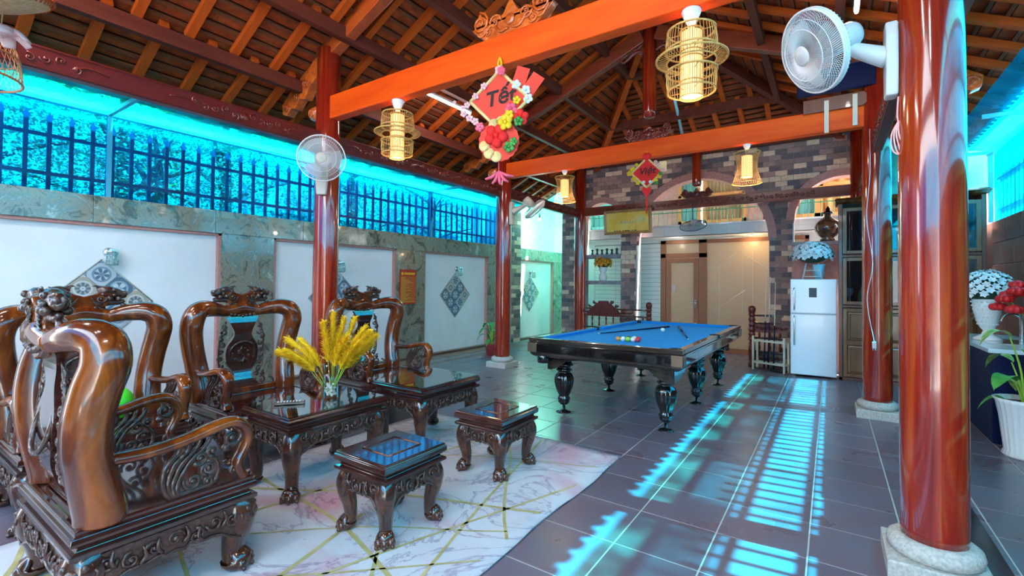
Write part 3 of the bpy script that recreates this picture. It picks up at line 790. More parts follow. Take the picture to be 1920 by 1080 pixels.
def tie(y, mat, label, xe=.0):
    t = thing('tie_beam', label, 'beam', ((CX_L+CX_R)/2, y, 3.395))
    hl = (CX_R-CX_L)/2
    MB().box(-hl, -.06, -.13, hl, .06, .13).build('beam_body', mat, t, .012)
    for s in (-1, 1):
        m = MB(); m.sweep([(s*(hl+.10), 0, 0, .09), (s*(hl+.24), 0, .0, .085), (s*(hl+.30), 0, -.01, .06)], 14, up=(0, 1, 0)); m.spiral((s*(hl+.22), -.075, 0), .06, 1.4, .012, a0=0, sgn=s)
        m.build('carved_end', 'carving_or', t)
    return t
tie(3.2, 'beam', 'bright orange tie beam crossing the foreground above the seating')
tie(6.66, 'beam', 'orange tie beam above the billiard table with knots and tape')
tie(-.3, 'beam', 'orange tie beam behind the viewer')
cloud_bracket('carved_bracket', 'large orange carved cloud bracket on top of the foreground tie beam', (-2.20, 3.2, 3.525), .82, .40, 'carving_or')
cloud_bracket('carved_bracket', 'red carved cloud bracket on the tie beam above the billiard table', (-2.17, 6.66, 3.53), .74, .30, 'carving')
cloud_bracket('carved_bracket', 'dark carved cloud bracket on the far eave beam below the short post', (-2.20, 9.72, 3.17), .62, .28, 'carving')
# king posts
for y, lab in ((3.2, 'upper king post standing on the foreground carved bracket'), (6.66, 'dark red king post standing on the carved bracket above the billiard table')):
    t = thing('king_post', lab, 'post', (XC, y, 3.86 if y > 4 else 3.92))
    MB().lathe([(.075, 0), (.095, .08), (.10, .5), (.10, 1.35)], 24).build('shaft', 'column', t)
    m = MB()
    for s in (-1, 1):
        m.spiral((s*.20, 0, 1.10), .09, 1.4, .02, a0=PI/2, sgn=s); m.sweep(cr([(s*.08, 0, .95, .02), (s*.2, 0, 1.0, .03), (s*.38, 0, .90, .02), (s*.46, 0, .95, .012)], 4), 6)
        m.spiral((s*.36, 0, 1.02), .07, 1.3, .016, a0=0, sgn=-s)
    m.build('carved_wing', 'carving', t)
t = thing('king_post', 'short dark red post between far eave beam bracket and roof', 'post', (-2.20, 9.72, 3.40))
MB().lathe([(.07, 0), (.085, .05), (.085, .78)], 20).build('shaft', 'column', t)
# principal rafters with carved tails
for y in (3.2, 6.66):
    for s in (-1, 1):
        lab = {(-1, 3.2): 'thick orange principal rafter rising from the front left column', (1, 3.2): 'thick principal rafter above the right foreground column', (-1, 6.66): 'dark red principal rafter left of the king post over the billiard table', (1, 6.66): 'dark red principal rafter right of the king post behind the big fan'}[(s, round(y, 2))]
        t = thing('principal_rafter', lab, 'rafter', (XC, y, 0))
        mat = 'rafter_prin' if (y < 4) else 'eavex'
        a = Vector((s*.10, 0, 5.06)); b = Vector((s*2.72, 0, 4.02)); v_ = b-a; L = v_.length
        ang = math.atan2(-(b.z-a.z)*1, abs(b.x-a.x))
        Mx = Matrix.Translation(a) @ (Matrix.Rotation(ang, 4, 'Y') if s > 0 else Matrix.Rotation(PI-ang, 4, 'Y'))
        if s > 0: MB().box(0, -.06, -.10, L, .06, .10, Mx).build('rafter_body', mat, t, .008)
        else: MB().box(0, -.06, -.10, L, .06, .10, Mx).build('rafter_body', mat, t, .008)
        pl = [(2.60, 4.12), (2.95, 3.94), (3.25, 3.77), (3.46, 3.62), (3.44, 3.50), (3.36, 3.47), (3.27, 3.54), (3.18, 3.52), (3.08, 3.62), (2.98, 3.60), (2.86, 3.74), (2.60, 3.88)]
        pl = [(s*px_, pz_) for px_, pz_ in pl]
        MB().prism(pl, -.055, .055, Matrix(((1, 0, 0, 0), (0, 0, -1, 0), (0, 1, 0, 0), (0, 0, 0, 1)))).build('carved_tail', 'carving_or', t, .01)
        m = MB()
        for yy in (-.062, .062):
            m.spiral((s*3.36, yy, 3.57), .06, 1.4, .010, sgn=s); m.spiral((s*3.16, yy, 3.66), .06, 1.3, .010, a0=PI, sgn=-s); m.spiral((s*2.96, yy, 3.78), .06, 1.3, .010, sgn=s)
        m.build('tail_scrolls', 'carving_or', t)
# eave beams
def eave(label, x, y0, y1):
    t = thing('eave_beam', label, 'beam', (x, y0, 3.035)); L = y1-y0
    MB().box(-.045, 0, -.088, .045, L, .088).build('beam_body', 'eave', t, .006)
    ln_ = MB(); s = 1 if x < 0 else -1; xx = s*.047
    for zz in (-.075, .075): ln_.box(xx-.004, .15, zz-.004, xx+.004, L-.15, zz+.004)
    ln_.build('bead_moulding', 'eave', t)
    for yc in (L*.22, L*.55, L*.85):
        m = MB()
        for q in range(-5, 6):
            zc = .02*math.sin(q*2.1); m.spiral((xx, yc+q*.085, zc), .040-.002*abs(q), 1.2, .008, (0, 1, 0), (0, 0, 1), a0=q, sgn=1 if q % 2 else -1, seg=5)
        m.sweep(cr([(xx, yc-.62, 0, .004), (xx, yc-.5, .02, .007), (xx, yc-.4, -.02, .007)], 4), 5); m.sweep(cr([(xx, yc+.62, 0, .004), (xx, yc+.5, .02, .007), (xx, yc+.4, -.02, .007)], 4), 5)
        m.ell((xx, yc, 0), (.012, .04, .04), 12, 6)
        m.build('vine_relief', 'carving', t)
eave('long dark red carved eave beam left of the front left column', CX_L, -2.4, 3.08)
eave('dark red carved eave beam between the two left columns', CX_L, 3.32, 6.56)
eave('short dark eave beam between left middle and far left columns', CX_L, 6.80, 9.60)
eave('eave beam between the right columns behind the big fan', CX_R, 3.32, 6.54)
eave('eave beam from right middle column to the far right column', CX_R, 6.78, 9.60)
t = thing('eave_beam', 'far carved cross beam in front of the brick arches', 'beam', ((CX_L+.40)/2, 9.72, 3.075))
hl = (.40-CX_L)/2-.12; MB().box(-hl, -.045, -.095, hl, .045, .095).build('beam_body', 'eavex', t, .006)
m = MB()
for q in range(-24, 25):
    if abs(q) < 1: continue
    m.spiral((q*.08, -.047, .02*math.sin(q*1.9)), .042, 1.2, .009, a0=q, sgn=1 if q % 2 else -1, seg=5)
m.build('vine_relief', 'carving', t)
MB().ring((0, -.055, 0), .045, .014, 18, 6, Matrix.Rotation(PI/2, 3, 'X')).build('ring_boss', 'carving', t)
# brown board taped on the tie beam
t = thing('notice_board', 'brown board with rounded corner taped onto the tie beam at the right column', 'board', (.06, 6.56, 3.50))
MB().prism([(-.33, 0), (.24, 0), (.28, .03), (.28, .13), (.25, .16), (-.33, .16)], 0, .02, Matrix(((1, 0, 0, 0), (0, 0, 1, 0), (0, 1, 0, 0), (0, 0, 0, 1)))).build('panel', 'board', t, .004)
MB().box(-.12, -.006, -.26, -.075, 0, .12).build('tape_strip', 'tape', t); MB().box(.15, -.006, -.22, .195, 0, .14).build('tape_strip', 'tape', t)
tag(MB().box(-.33, 6.5, 3.70, .42, 6.58, 3.98).build('storage_box', 'navy', None, .01), 'dark blue panel behind the big fan above the tie beam', 'panel')

# ================================================================== ROSEWOOD SET
def paw_leg(m, x, y, z1, ox, oy, r=.07, splay=.03):
    # cabriole leg with ball-and-claw foot; (ox,oy) points outwards
    o = Vector((ox, oy, 0)).normalized()
    def q(d, z, rr): return (x+o.x*d, y+o.y*d, z, rr)
    m.sweep(cr([q(-.005, z1, r*1.05), q(.022, z1*.82, r*1.22), q(.020, z1*.62, r*1.08), q(.004, z1*.42, r*.86), q(-.002, z1*.24, r*.76), q(.006, z1*.14, r*.84), q(.016, .045, r*1.08), q(.016, .020, r*1.05), q(.014, .004, r*.85)], 4), 12, up=(o.x, o.y, 0))
    sd_ = Vector((-o.y, o.x, 0))
    for k in (-1, 0, 1):
        d = (o+sd_*.75*k).normalized(); c = Vector((x, y, 0))+d*(r*1.02+splay*.15)
        m.ell((c.x, c.y, .030), (.026, .026, .029), 8, 5); c2 = Vector((x, y, 0))+d*(r*1.02+splay*.75); m.ell((c2.x, c2.y, .013), (.012, .012, .012), 6, 4)
def knee(m, x, y, z, ox, oy, s=1.0):
    o = Vector((ox, oy, 0)).normalized(); sd_ = Vector((-o.y, o.x, 0)); c = Vector((x, y, z))+o*(.075*s)
    m.ell(c, (.034*s, .034*s, .030*s), 8, 6); 
    for k in (-1, 1):
        e = c+sd_*(.034*s*k)+Vector((0, 0, .022*s)); m.ell(e, .016*s, 7, 5); m.spiral(c+sd_*(.055*s*k)-o*.015, .030*s, 1.2, .008*s, sd_, (0, 0, 1), a0=PI/2, sgn=k)
    for k in range(5):
        a = -.8+.4*k; m.sweep(cr([tuple(c+Vector((0, 0, -.02*s)))+(.010*s,), tuple(c+sd_*(.05*a*s)+Vector((0, 0, -.06*s))-o*.01)+(.009*s,), tuple(c+sd_*(.07*a*s)+Vector((0, 0, -.10*s))-o*.035)+(.004*s,)], 3), 5)
def apron(root, p0, p1, nrm, z0, z1, depth=.10, name='apron'):
    # scalloped, carved apron board between two legs
    p0 = Vector(p0); p1 = Vector(p1); U = (p1-p0); L = U.length; U.normalize(); N_ = Vector(nrm)
    pts = []; n = 30
    for i in range(n+1):
        u = i/n; e = 1-abs(2*u-1); b = z0+depth*(.35*math.cos(2*PI*u)-.35+.18*math.cos(6*PI*u)-.10)*-.6-(.028 if e > .85 else 0)
        pts.append((u*L, b+.035*max(0, .25-min(u, 1-u))*-3))
    poly = pts+[(L, z1), (0, z1)]
    Mx = Matrix.Translation((p0.x, p0.y, 0)) @ Matrix(((U.x, 0, N_.x, 0), (U.y, 0, N_.y, 0), (0, 1, 0, 0), (0, 0, 0, 1)))
    o = MB().prism(poly, -.012, .014, Mx).build(name, 'sofa_carve', root, .004)
    m = MB(); k = max(4, int(L/.075)); zc = (z0+z1)/2
    for i in range(k):
        u = (i+.5)/k*L; c = p0+U*u+N_*.018; c.z = zc+.014*math.cos(i*2.4)+.01
        s = 1 if i % 2 else -1
        m.spiral(c, .036, 1.35, .0085, U, (0, 0, 1), a0=PI*(i % 3)/2, sgn=s, seg=5)
        c2 = c+U*.03; m.sweep(cr([tuple(c2+Vector((0, 0, -.03)))+(.008,), tuple(c2+U*.02*s+Vector((0, 0, 0))+N_*.006)+(.010,), tuple(c2+U*.01*s+Vector((0, 0, .04)))+(.004,)], 3), 5)
    edge = [tuple(p0+U*a+N_*.016+Vector((0, 0, b+.006)))+(.008,) for a, b in pts]
    m.sweep(edge, 5); m.build('carved_relief', 'sofa_carve', o)
def base(root, x0, y0, x1, y1, zt, r=.06, za=.15, s=1.0):
    for sx_, sy_ in ((-1, -1), (1, -1), (1, 1), (-1, 1)):
        x = x0+r if sx_ < 0 else x1-r; y = y0+r if sy_ < 0 else y1-r
        m = MB(); paw_leg(m, x, y, zt, sx_, sy_, r); l = m.build('leg', 'sofa', root)
        m = MB(); knee(m, x, y, zt-.055, sx_, sy_, s*r/.06*.85); m.build('carved_knee', 'sofa_carve', l)
    i = r*.9
    apron(root, (x0+r, y0+.01, 0), (x1-r, y0+.01, 0), (0, -1, 0), zt-za, zt); apron(root, (x1-r, y1-.01, 0), (x0+r, y1-.01, 0), (0, 1, 0), zt-za, zt)
    apron(root, (x1-.01, y0+r, 0), (x1-.01, y1-r, 0), (1, 0, 0), zt-za, zt); apron(root, (x0+.01, y1-r, 0), (x0+.01, y0+r, 0), (-1, 0, 0), zt-za, zt)

def armchair(label):
    W_, D = .84, .69; t = thing('armchair', label, 'armchair', (0, 0, 0), 0, None)
    hw = W_/2
    MB().rect(-hw, 0, hw, D, [(.0, .335), (.012, .342), (.012, .360), (-.012, .366), (-.016, .385), (.004, .392), (.010, .405), (.006, .425), (-.008, .430), (-.006, .447), (-.016, .452), (-.030, .452), (-.036, .446)]).build('seat', 'sofa_seat', t, .0025)
    base(t, -hw, 0, hw, D, .335, .066, .14, 1.1)
    for s in (-1, 1):
        pts = cr([(s*.355, .100, .445, .088), (s*.358, .098, .50, .090), (s*.368, .070, .62, .086), (s*.385, .045, .75, .083), (s*.408, .042, .88, .083), (s*.428, .060, 1.0, .084), (s*.432, .085, 1.09, .084), (s*.405, .085, 1.168, .081), (s*.345, .055, 1.200, .074), (s*.27, .022, 1.198, .066), (s*.20, .0, 1.185, .056), (s*.14, -.012, 1.17, .048)], 5)
        MB().sweep(pts, 18, up=(0, 1, 0)).build('curved_post', 'sofa_trunk', t)
        arm = cr([(s*.385, .12, .690, .040), (s*.405, .24, .690, .042), (s*.415, .38, .710, .043), (s*.412, .50, .738, .045), (s*.408, .585, .742, .046), (s*.404, .640, .700, .046), (s*.402, .655, .640, .040), (s*.400, .635, .585, .036), (s*.398, .612, .535, .040), (s*.398, .622, .490, .036), (s*.398, .640, .458, .040)], 5)
        a = MB().sweep(arm, 10, .62, up=(0, 0, 1)).build('armrest', 'sofa_trunk', t)
        m = MB(); m.spiral((s*.405, .585, .665), .050, 1.3, .016, (0, 1, 0), (0, 0, 1), a0=PI/3, sgn=-1); m.spiral((s*.400, .60, .50), .028, 1.2, .011, (0, 1, 0), (0, 0, 1), a0=0, sgn=1)
        m.ell((s*.40, .56, .62), .022, 8, 6); tag(m.build('carved_curl', 'sofa_carve', a), kind='stuff')
        m = MB(); x = s*.398; q0 = .33
        for k, (dy, dz) in enumerate([(0, .0), (.022, .005), (.044, .01), (.066, .015)]):
            m.sweep(cr([(x, q0+dy*.4, .455, .014), (x, q0-.03+dy*.9, .52, .013), (x, q0-.02+dy*1.5, .60, .012), (x, q0+.03+dy*1.7, .655, .011), (x, q0+.02+dy*2.2, .70, .010)], 4), 6)
        for (dy, z, R_, sg) in ((.09, .505, .042, 1), (.155, .545, .036, -1), (.12, .60, .034, 1), (.17, .62, .026, -1), (.15, .485, .026, 1)): m.spiral((x, q0+dy, z), R_, 1.3, .011, (0, 1, 0), (0, 0, 1), a0=dy*30, sgn=sg)
        m.sweep(cr([(x, q0+.02, .462, .012), (x, q0+.10, .462, .012), (x, q0+.18, .475, .010), (x, q0+.20, .54, .009), (x, q0+.17, .60, .008)], 4), 6)
        m.build('arm_scroll', 'sofa_carve', t)
    # crest: two dragon heads facing outwards over a carved shield
    cr_ = MB(); yb = -.015
    cr_.sweep(cr([(-.17, yb, 1.17, .048), (-.08, yb, 1.185, .056), (0, yb, 1.20, .06), (.08, yb, 1.185, .056), (.17, yb, 1.17, .048)], 4), 12, up=(0, 1, 0))
    P = [(-.135, 1.15), (-.12, 1.24), (-.16, 1.33), (-.15, 1.365), (-.105, 1.372), (-.055, 1.335), (0, 1.318), (.055, 1.335), (.105, 1.372), (.15, 1.365), (.16, 1.33), (.12, 1.24), (.135, 1.15), (.06, 1.10), (0, 1.085), (-.06, 1.10)]
    cr_.prism(P, -.028, .028, Matrix.Translation((0, yb, 0)) @ Matrix(((1, 0, 0, 0), (0, 0, -1, 0), (0, 1, 0, 0), (0, 0, 0, 1))))
    crest = cr_.build('crest_rail', 'sofa_trunk', t, .008)
    for s in (-1, 1):
        m = MB()
        m.sweep(cr([(s*.085, yb, 1.345, .030), (s*.125, yb, 1.362, .034), (s*.175, yb, 1.350, .034), (s*.215, yb, 1.330, .030), (s*.245, yb, 1.325, .020)], 4), 10, up=(0, 1, 0))
        m.sweep(cr([(s*.11, yb, 1.27, .030), (s*.155, yb, 1.275, .024), (s*.20, yb, 1.272, .020), (s*.235, yb, 1.285, .012)], 4), 8, up=(0, 1, 0))
        m.sweep(cr([(s*.15, yb, 1.165, .022), (s*.22, yb, 1.195, .026), (s*.25, yb, 1.235, .018), (s*.215, yb, 1.262, .012)], 4), 8, up=(0, 1, 0))
        for yy in (yb-.034, yb+.034):
            m.ell((s*.235, yy*.35+yb*.65, 1.342), .018, 8, 6); m.ell((s*.165, yy, 1.365), .016, 8, 6); m.ell((s*.14, yy, 1.305), .022, 8, 6); m.ell((s*.19, yy, 1.300), .020, 8, 6); m.ell((s*.165, yy, 1.328), .015, 8, 6)
            m.spiral((s*.09, yy, 1.30), .038, 1.3, .009, a0=PI/2, sgn=-s); m.ell((s*.06, yy, 1.235), .012, 6, 5); m.ell((s*.045, yy, 1.205), .010, 6, 5)
            for k in range(3): m.sweep(cr([(s*(.10+.01*k), yy, 1.26-.02*k, .006), (s*(.06+.012*k), yy, 1.275-.02*k, .006), (s*(.035+.012*k), yy, 1.31-.03*k, .003)], 3), 5)
        for k in range(4): m.sweep(cr([(s*(.12-.012*k), yb, 1.36, .010), (s*(.105-.012*k), yb, 1.385+.003*k, .007), (s*(.08-.012*k), yb, 1.39, .002)], 3), 5)
        m.build('dragon_head', 'sofa_carve', crest)
    m = MB()
    for k in range(-3, 4): m.ell((k*.033, yb+.034, 1.125+.006*abs(k)), .015, 7, 5); m.ell((k*.033, yb-.034, 1.125+.006*abs(k)), .015, 7, 5)
    m.build('carved_beads', 'sofa_carve', crest)
    # splat
    vv = []; ff = []; NZ = 26
    def yc(z): u = (z-.46)/.66; return .075-.10*u-.035*math.sin(u*PI*1.6)
    prof = cr([(.46, .155), (.52, .12), (.58, .07), (.64, .085), (.70, .125), (.78, .140), (.86, .130), (.93, .085), (.98, .075), (1.04, .10), (1.12, .14)], 3)
    for z, hw_ in prof:
        for dy in (-.014, .014):
            for x in (-hw_, hw_): vv.append((x, yc(z)+dy, z))
    n_ = len(prof)
    for i in range(n_-1):
        a = i*4; b = a+4; ff += [(a, a+1, b+1, b), (a+2, b+2, b+3, a+3), (a, b, b+2, a+2), (a+1, a+3, b+3, b+1)]
    ff += [(0, 2, 3, 1), ((n_-1)*4, (n_-1)*4+1, (n_-1)*4+3, (n_-1)*4+2)]
    sp = MB().add(vv, ff, False).build('back_splat', 'sofa_seat', t)
    m = MB(); tilt = Matrix.Rotation(PI/2-.24, 3, 'X')
    m.ring((0, yc(.79)+.016, .79), .112, .011, 30, 6, tilt); m.ring((0, yc(.79)-.016, .79), .112, .011, 30, 6, tilt)
    for k in range(10):
        a = k*.7; rr = .03+.006*k; m.ell((rr*math.cos(a), yc(.79)+.018, .79+rr*math.sin(a)), (.014, .007, .012), 6, 4)
    m.sweep(cr([(0, yc(.70)+.018, .71, .010), (-.02, yc(.75)+.018, .76, .008), (.02, yc(.80)+.018, .81, .007), (.0, yc(.86)+.018, .86, .004)], 4), 5)
    m.build('medallion', 'sofa_carve', sp)
    m = MB()
    for s in (-1, 1):
        for (x, z, R_, sg, a0) in ((.155, .98, .030, 1, 0), (.175, .93, .028, -1, 2), (.165, .87, .026, 1, 1), (.178, .81, .024, -1, 3), (.178, .75, .024, 1, 0), (.165, .69, .026, -1, 1), (.150, .63, .030, 1, 2), (.125, .585, .028, -1, 0), (.185, .585, .026, 1, 2), (.165, .53, .036, -1, 1), (.10, .52, .03, 1, 2), (.150, 1.03, .026, -1, 1)):
            m.spiral((s*x, yc(z), z), R_, 1.25, .009, a0=a0, sgn=s*sg, seg=5)
        m.sweep(cr([(s*.14, yc(1.06), 1.08, .008), (s*.185, yc(.95), .95, .009), (s*.192, yc(.8), .80, .009), (s*.18, yc(.66), .66, .009), (s*.12, yc(.6), .60, .008)], 4), 6)
        m.sweep(cr([(s*.02, .075, .475, .014), (s*.12, .08, .475, .014), (s*.22, .085, .48, .013), (s*.25, .085, .53, .010), (s*.21, .08, .56, .008)], 4), 6)
    m.build('fretwork', 'sofa_carve', sp)
    MB().box(-.34, .06, .452, .34, .11, .50).build('back_rail', 'sofa_trunk', t, .006)
    return t
CH = armchair('nearest armchair seen from behind at the left foreground')
CH.location = (-2.84, .56, .0105)
dup(CH, (-4.42, 1.05, 0), -PI/2, 'armchair at the left wall partly hidden behind the nearest armchair')
dup(CH, (-4.42, 2.14, 0), -PI/2, 'middle armchair facing the glass table with the flower vase')
dup(CH, (-4.38, 3.44, 0), -PI/2, 'farthest armchair behind the yellow grasses near the red notice')

def tea_table(name, label, cat, loc, w, d, h, glassy, rz=0, r=.055):
    t = thing(name, label, cat, loc, rz)
    top = [(.0, h-.11), (.010, h-.10), (.010, h-.085), (-.014, h-.080), (-.018, h-.062), (.004, h-.056), (.012, h-.045), (.012, h-.022), (.004, h-.014), (.004, h-.004), (-.003, h)]
    o = MB().rect(-w/2, -d/2, w/2, d/2, top).build('top', 'sofa_seat', t, .002)
    if not glassy:
        m = MB(); a = w*.27; b = d*.27
        for p, q in (((-a, -b), (a, -b)), ((a, -b), (a, b)), ((a, b), (-a, b)), ((-a, b), (-a, -b))): m.sweep([(p[0], p[1], h+.001, .005), (q[0], q[1], h+.001, .005)], 4)
        m.build('inlay_frame', 'sofa_trunk', o)
    base(t, -w/2+.01, -d/2+.01, w/2-.01, d/2-.01, h-.11, r, .12, 1.0)
    if glassy: MB().rect(-w/2+.004, -d/2+.004, w/2-.004, d/2-.004, [(0, h+.0005), (0, h+.008)]).build('glass_top', 'glass_g', t)
    return t
tea_table('tea_table', 'low carved tea table with glass top holding the vase of yellow grasses', 'table', (-3.15, 2.08, .0105), .575, .78, .55, True)
tea_table('tea_table', 'farther low carved tea table with empty glass top', 'table', (-3.09, 3.17, .0105), .59, .76, .55, True)
tea_table('stool', 'low carved stool in front, nearest on the rug', 'stool', (-2.17, 1.93, .0105), .42, .46, .455, False, 0, .048)
tea_table('stool', 'low carved stool farther away toward the billiard table', 'stool', (-2.17, 3.00, .0105), .43, .48, .455, False, 0, .048)

# rug with gold lines
RX0, RX1, RY0, RY1 = -3.68, -1.44, -.6, 3.78
rg = MB(); vv = []; ff = []; nx, ny = 24, 44; rnd = random.Random(11)
for i in range(nx+1):
    for j in range(ny+1):
        u, v = i/nx, j/ny; x = RX0+(RX1-RX0)*u; y = RY0+(RY1-RY0)*v
        z = .010
        if u > .96 or v > .98: z += .006*abs(math.sin(i*1.3+j*.9))
        if i == nx: x += .012*math.sin(j*.55)
        if j == ny: y += .015*math.sin(i*.5)
        vv.append((x, y, z))
for i in range(nx):
    for j in range(ny): q = i*(ny+1)+j; ff.append((q, q+ny+1, q+ny+2, q+1))
rug = rg.add(vv, ff, True).build('rug', 'rug'); s_ = rug.modifiers.new('solid', 'SOLIDIFY'); s_.thickness = .008; s_.offset = -1
tag(rug, 'pale marble patterned rug with gold lines under the rosewood furniture', 'rug')
gl = MB(); rnd = random.Random(21)
LN = [((-3.6, .2), (-1.5, 1.9)), ((-3.5, 1.2), (-1.5, .9)), ((-3.3, -.3), (-2.6, 3.7)), ((-1.5, 1.2), (-3.6, 3.2)), ((-1.5, 2.6), (-3.6, 1.6)), ((-2.2, 3.7), (-1.5, 1.1)), ((-1.5, 3.1), (-2.5, .0)), ((-1.47, 3.5), (-3.5, 2.5)), ((-2.6, 3.75), (-1.5, 2.2)), ((-3.6, .6), (-2.0, .0)), ((-2.9, 3.7), (-3.6, 2.9)), ((-1.5, 1.55), (-3.6, 1.9)), ((-1.9, .1), (-2.4, 1.9)), ((-1.55, 2.3), (-3.0, 1.2))]
for (a, b) in LN:
    P = []
    for k in range(9):
        u = k/8; off = .05*math.sin(u*PI*2+a[0]*5)
        P.append((a[0]+(b[0]-a[0])*u, a[1]+(b[1]-a[1])*u+off))
    w_ = rnd.choice([.014, .019, .026])
    vv = []; ff = []
    for k, (x, y) in enumerate(P):
        x2, y2 = P[min(k+1, 8)]; x1, y1 = P[max(k-1, 0)]; n_ = Vector((-(y2-y1), x2-x1)).normalized()*w_/2
        vv += [(x+n_.x, y+n_.y, .0118), (x-n_.x, y-n_.y, .0118)]
    for k in range(8): ff.append((2*k, 2*k+1, 2*k+3, 2*k+2))
    gl.add(vv, ff)
gl.build('gold_lines', 'ruggold', rug)

# ================================================================== BILLIARD TABLE
bt = thing('billiard_table', 'black billiard table with bright blue cloth and turned fluted legs', 'billiard table', (-1.93, 6.04, 0))
BW, BL, BH = .82, 1.66, .85
m = MB(); RW = .075
for (x0, y0, x1, y1) in ((-BW, -BL, BW, -BL+RW), (-BW, BL-RW, BW, BL), (-BW, -BL+RW, -BW+RW, BL-RW), (BW-RW, -BL+RW, BW, BL-RW)): m.box(x0, y0, BH-.045, x1, y1, BH)
m.build('top_rail', 'black_w', bt, .006)
m = MB(); m.rect(-BW, -BL, BW, BL, [(-.01, BH-.155), (-.004, BH-.150), (-.0, BH-.07), (.006, BH-.06), (.006, BH-.046)])
m.build('cabinet', 'black', bt, .003)
m = MB(); m.rect(-BW, -BL, BW, BL, [(-.055, BH-.205), (-.03, BH-.19), (-.012, BH-.170), (-.012, BH-.156)])
m.build('moulding', 'black_w', bt)
def bt_apron(L):
    pts = [(0, .30)]
    for i in range(25):
        u = i/24; e = min(u, 1-u)*2
        pts.append((u*L, .115*min(1, e*3)**2 if e < .33 else .115+.02*math.sin((e-.33)*4)))
    return [(p[0], .46+p[1]) for p in pts[1:]]+[(L, BH-.20), (0, BH-.20)]
for s in (-1, 1):
    P = bt_apron(1.36); MB().prism(P, -.015, .015, Matrix(((1, 0, 0, -.68), (0, 0, -1, s*1.46), (0, 1, 0, .03), (0, 0, 0, 1)))).build('apron', 'black_w', bt, .003)
    P = bt_apron(2.92); MB().prism(P, -.015, .015, Matrix(((0, 0, 1, s*.68), (1, 0, 0, -1.46), (0, 1, 0, .03), (0, 0, 0, 1)))).build('apron', 'black', bt, .003)
MB().box(-BW+RW+.03, -BL+RW+.03, BH-.06, BW-RW-.03, BL-RW-.03, BH-.038).build('playing_bed', 'cloth', bt)
m = MB(); ci = .065
def cush(x0, y0, x1, y1, nx_, ny_):
    # bevelled-end cushion running between pockets
    d = Vector((x1-x0, y1-y0, 0)); L = d.length; d.normalize(); n_ = Vector((nx_, ny_, 0)); a = Vector((x0, y0, 0)); b = Vector((x1, y1, 0))
    z0, z1 = BH-.042, BH-.001; vv = [a+Vector((0, 0, z1)), b+Vector((0, 0, z1)), b-d*.05+n_*.055+Vector((0, 0, z1-.003)), a+d*.05+n_*.055+Vector((0, 0, z1-.003)), a+Vector((0, 0, z0)), b+Vector((0, 0, z0)), b-d*.05+n_*.04+Vector((0, 0, z0)), a+d*.05+n_*.04+Vector((0, 0, z0))]
    m.add(vv, [(0, 1, 2, 3), (7, 6, 5, 4), (0, 4, 5, 1), (1, 5, 6, 2), (2, 6, 7, 3), (3, 7, 4, 0)])
ix, iy = BW-RW, BL-RW
cush(-ix+ci, -iy, ix-ci, -iy, 0, 1); cush(ix-ci, iy, -ix+ci, iy, 0, -1)
for s in (-1, 1):
    cush(s*ix, -iy+ci, s*ix, -.07, -s, 0); cush(s*ix, iy-ci, s*ix, .07, -s, 0)
m.build('cushions', 'cloth', bt, .004)
m = MB()
for x, y, r_ in [(-ix+.01, -iy+.01, .062), (ix-.01, -iy+.01, .062), (-ix+.01, iy-.01, .062), (ix-.01, iy-.01, .062), (-ix-.03, 0, .058), (ix+.03, 0, .058)]:
    m.lathe([(r_, -.036), (r_, .0025), (r_-.012, .004), (r_-.014, -.03)], 20, (x, y, BH), caps=False); m.lathe([(.001, -.034), (r_, -.033)], 20, (x, y, BH))
m.build('pocket_liners', plain('pocket_leather', (.006, .006, .007), .5), bt)
m = MB()
for k in range(1, 8):
    if k == 4: continue
    for s in (-1, 1): m.lathe([(.009, 0), (.009, .0015)], 10, (s*(BW-.036), -iy+k*iy/4, BH), smooth=False)
for k in (1, 2, 3):
    for s in (-1, 1): m.lathe([(.009, 0), (.009, .0015)], 10, (-ix+k*ix/2, s*(BL-.036), BH), smooth=False)
m.build('rail_sights', 'ceramic', bt)
for sx_ in (-1, 1):
    for sy_ in (-1, 1):
        mm = MB(); x, y = sx_*BW, sy_*BL
        mm.box(x+sx_*.010, y-sy_*.10, BH-.152, x, y+sy_*.010, BH-.05); mm.box(x-sx_*.10, y, BH-.152, x+sx_*.010, y+sy_*.010, BH-.05); mm.box(x-sx_*.09, y-sy_*.09, BH-.001, x+sx_*.004, y+sy_*.004, BH+.003) if False else None
        mm.build('corner_casting', plain('polished_corner', (.30, .22, .15), .2, .7), bt, .003)
cup = MB().lathe([(.055, -.11), (.068, -.10), (.075, 0), (.07, 0), (.06, -.09)], 18, (-BW+.13, -BL+.10, BH-.165)); cup.build('ball_pocket', 'black', bt)
legp = [(.040, .085), (.052, .10), (.066, .112), (.060, .128), (.070, .145), (.072, .16), (.060, .175), (.058, .19), (.075, .225), (.098, .28), (.112, .34), (.112, .385), (.098, .42), (.070, .445), (.066, .455), (.088, .468), (.092, .482), (.070, .495), (.068, .51), (.100, .525), (.104, .54), (.085, .552), (.080, .60)]
for x in (-.57, .57):
    for y in (-1.30, 0, 1.30):
        l = MB().lathe(legp, 48, (x, y, 0), None, .10, 12).build('leg', 'black', bt)
        MB().box(x-.10, y-.10, .58, x+.10, y+.10, BH-.16).build('leg_block', 'black_w', l, .006)
        MB().lathe([(.085, 0), (.085, .008), (.05, .018), (.016, .03), (.016, .095)], 20, (x, y, 0)).build('levelling_foot', 'black', l)
BZ = BH-.038
ball_defs = [(-.30, 'orange', (.85, .25, .02)), (-.245, 'white and blue', (.70, .75, .85)), (-.19, 'lime green', (.30, .60, .03)), (-.135, 'white and red striped', (.85, .70, .62)), (-.08, 'red', (.75, .02, .03)), (-.22, 'black', (.01, .01, .01)), (-.15, 'pale green', (.55, .75, .60)), (-.105, 'dark red', (.5, .02, .05))]
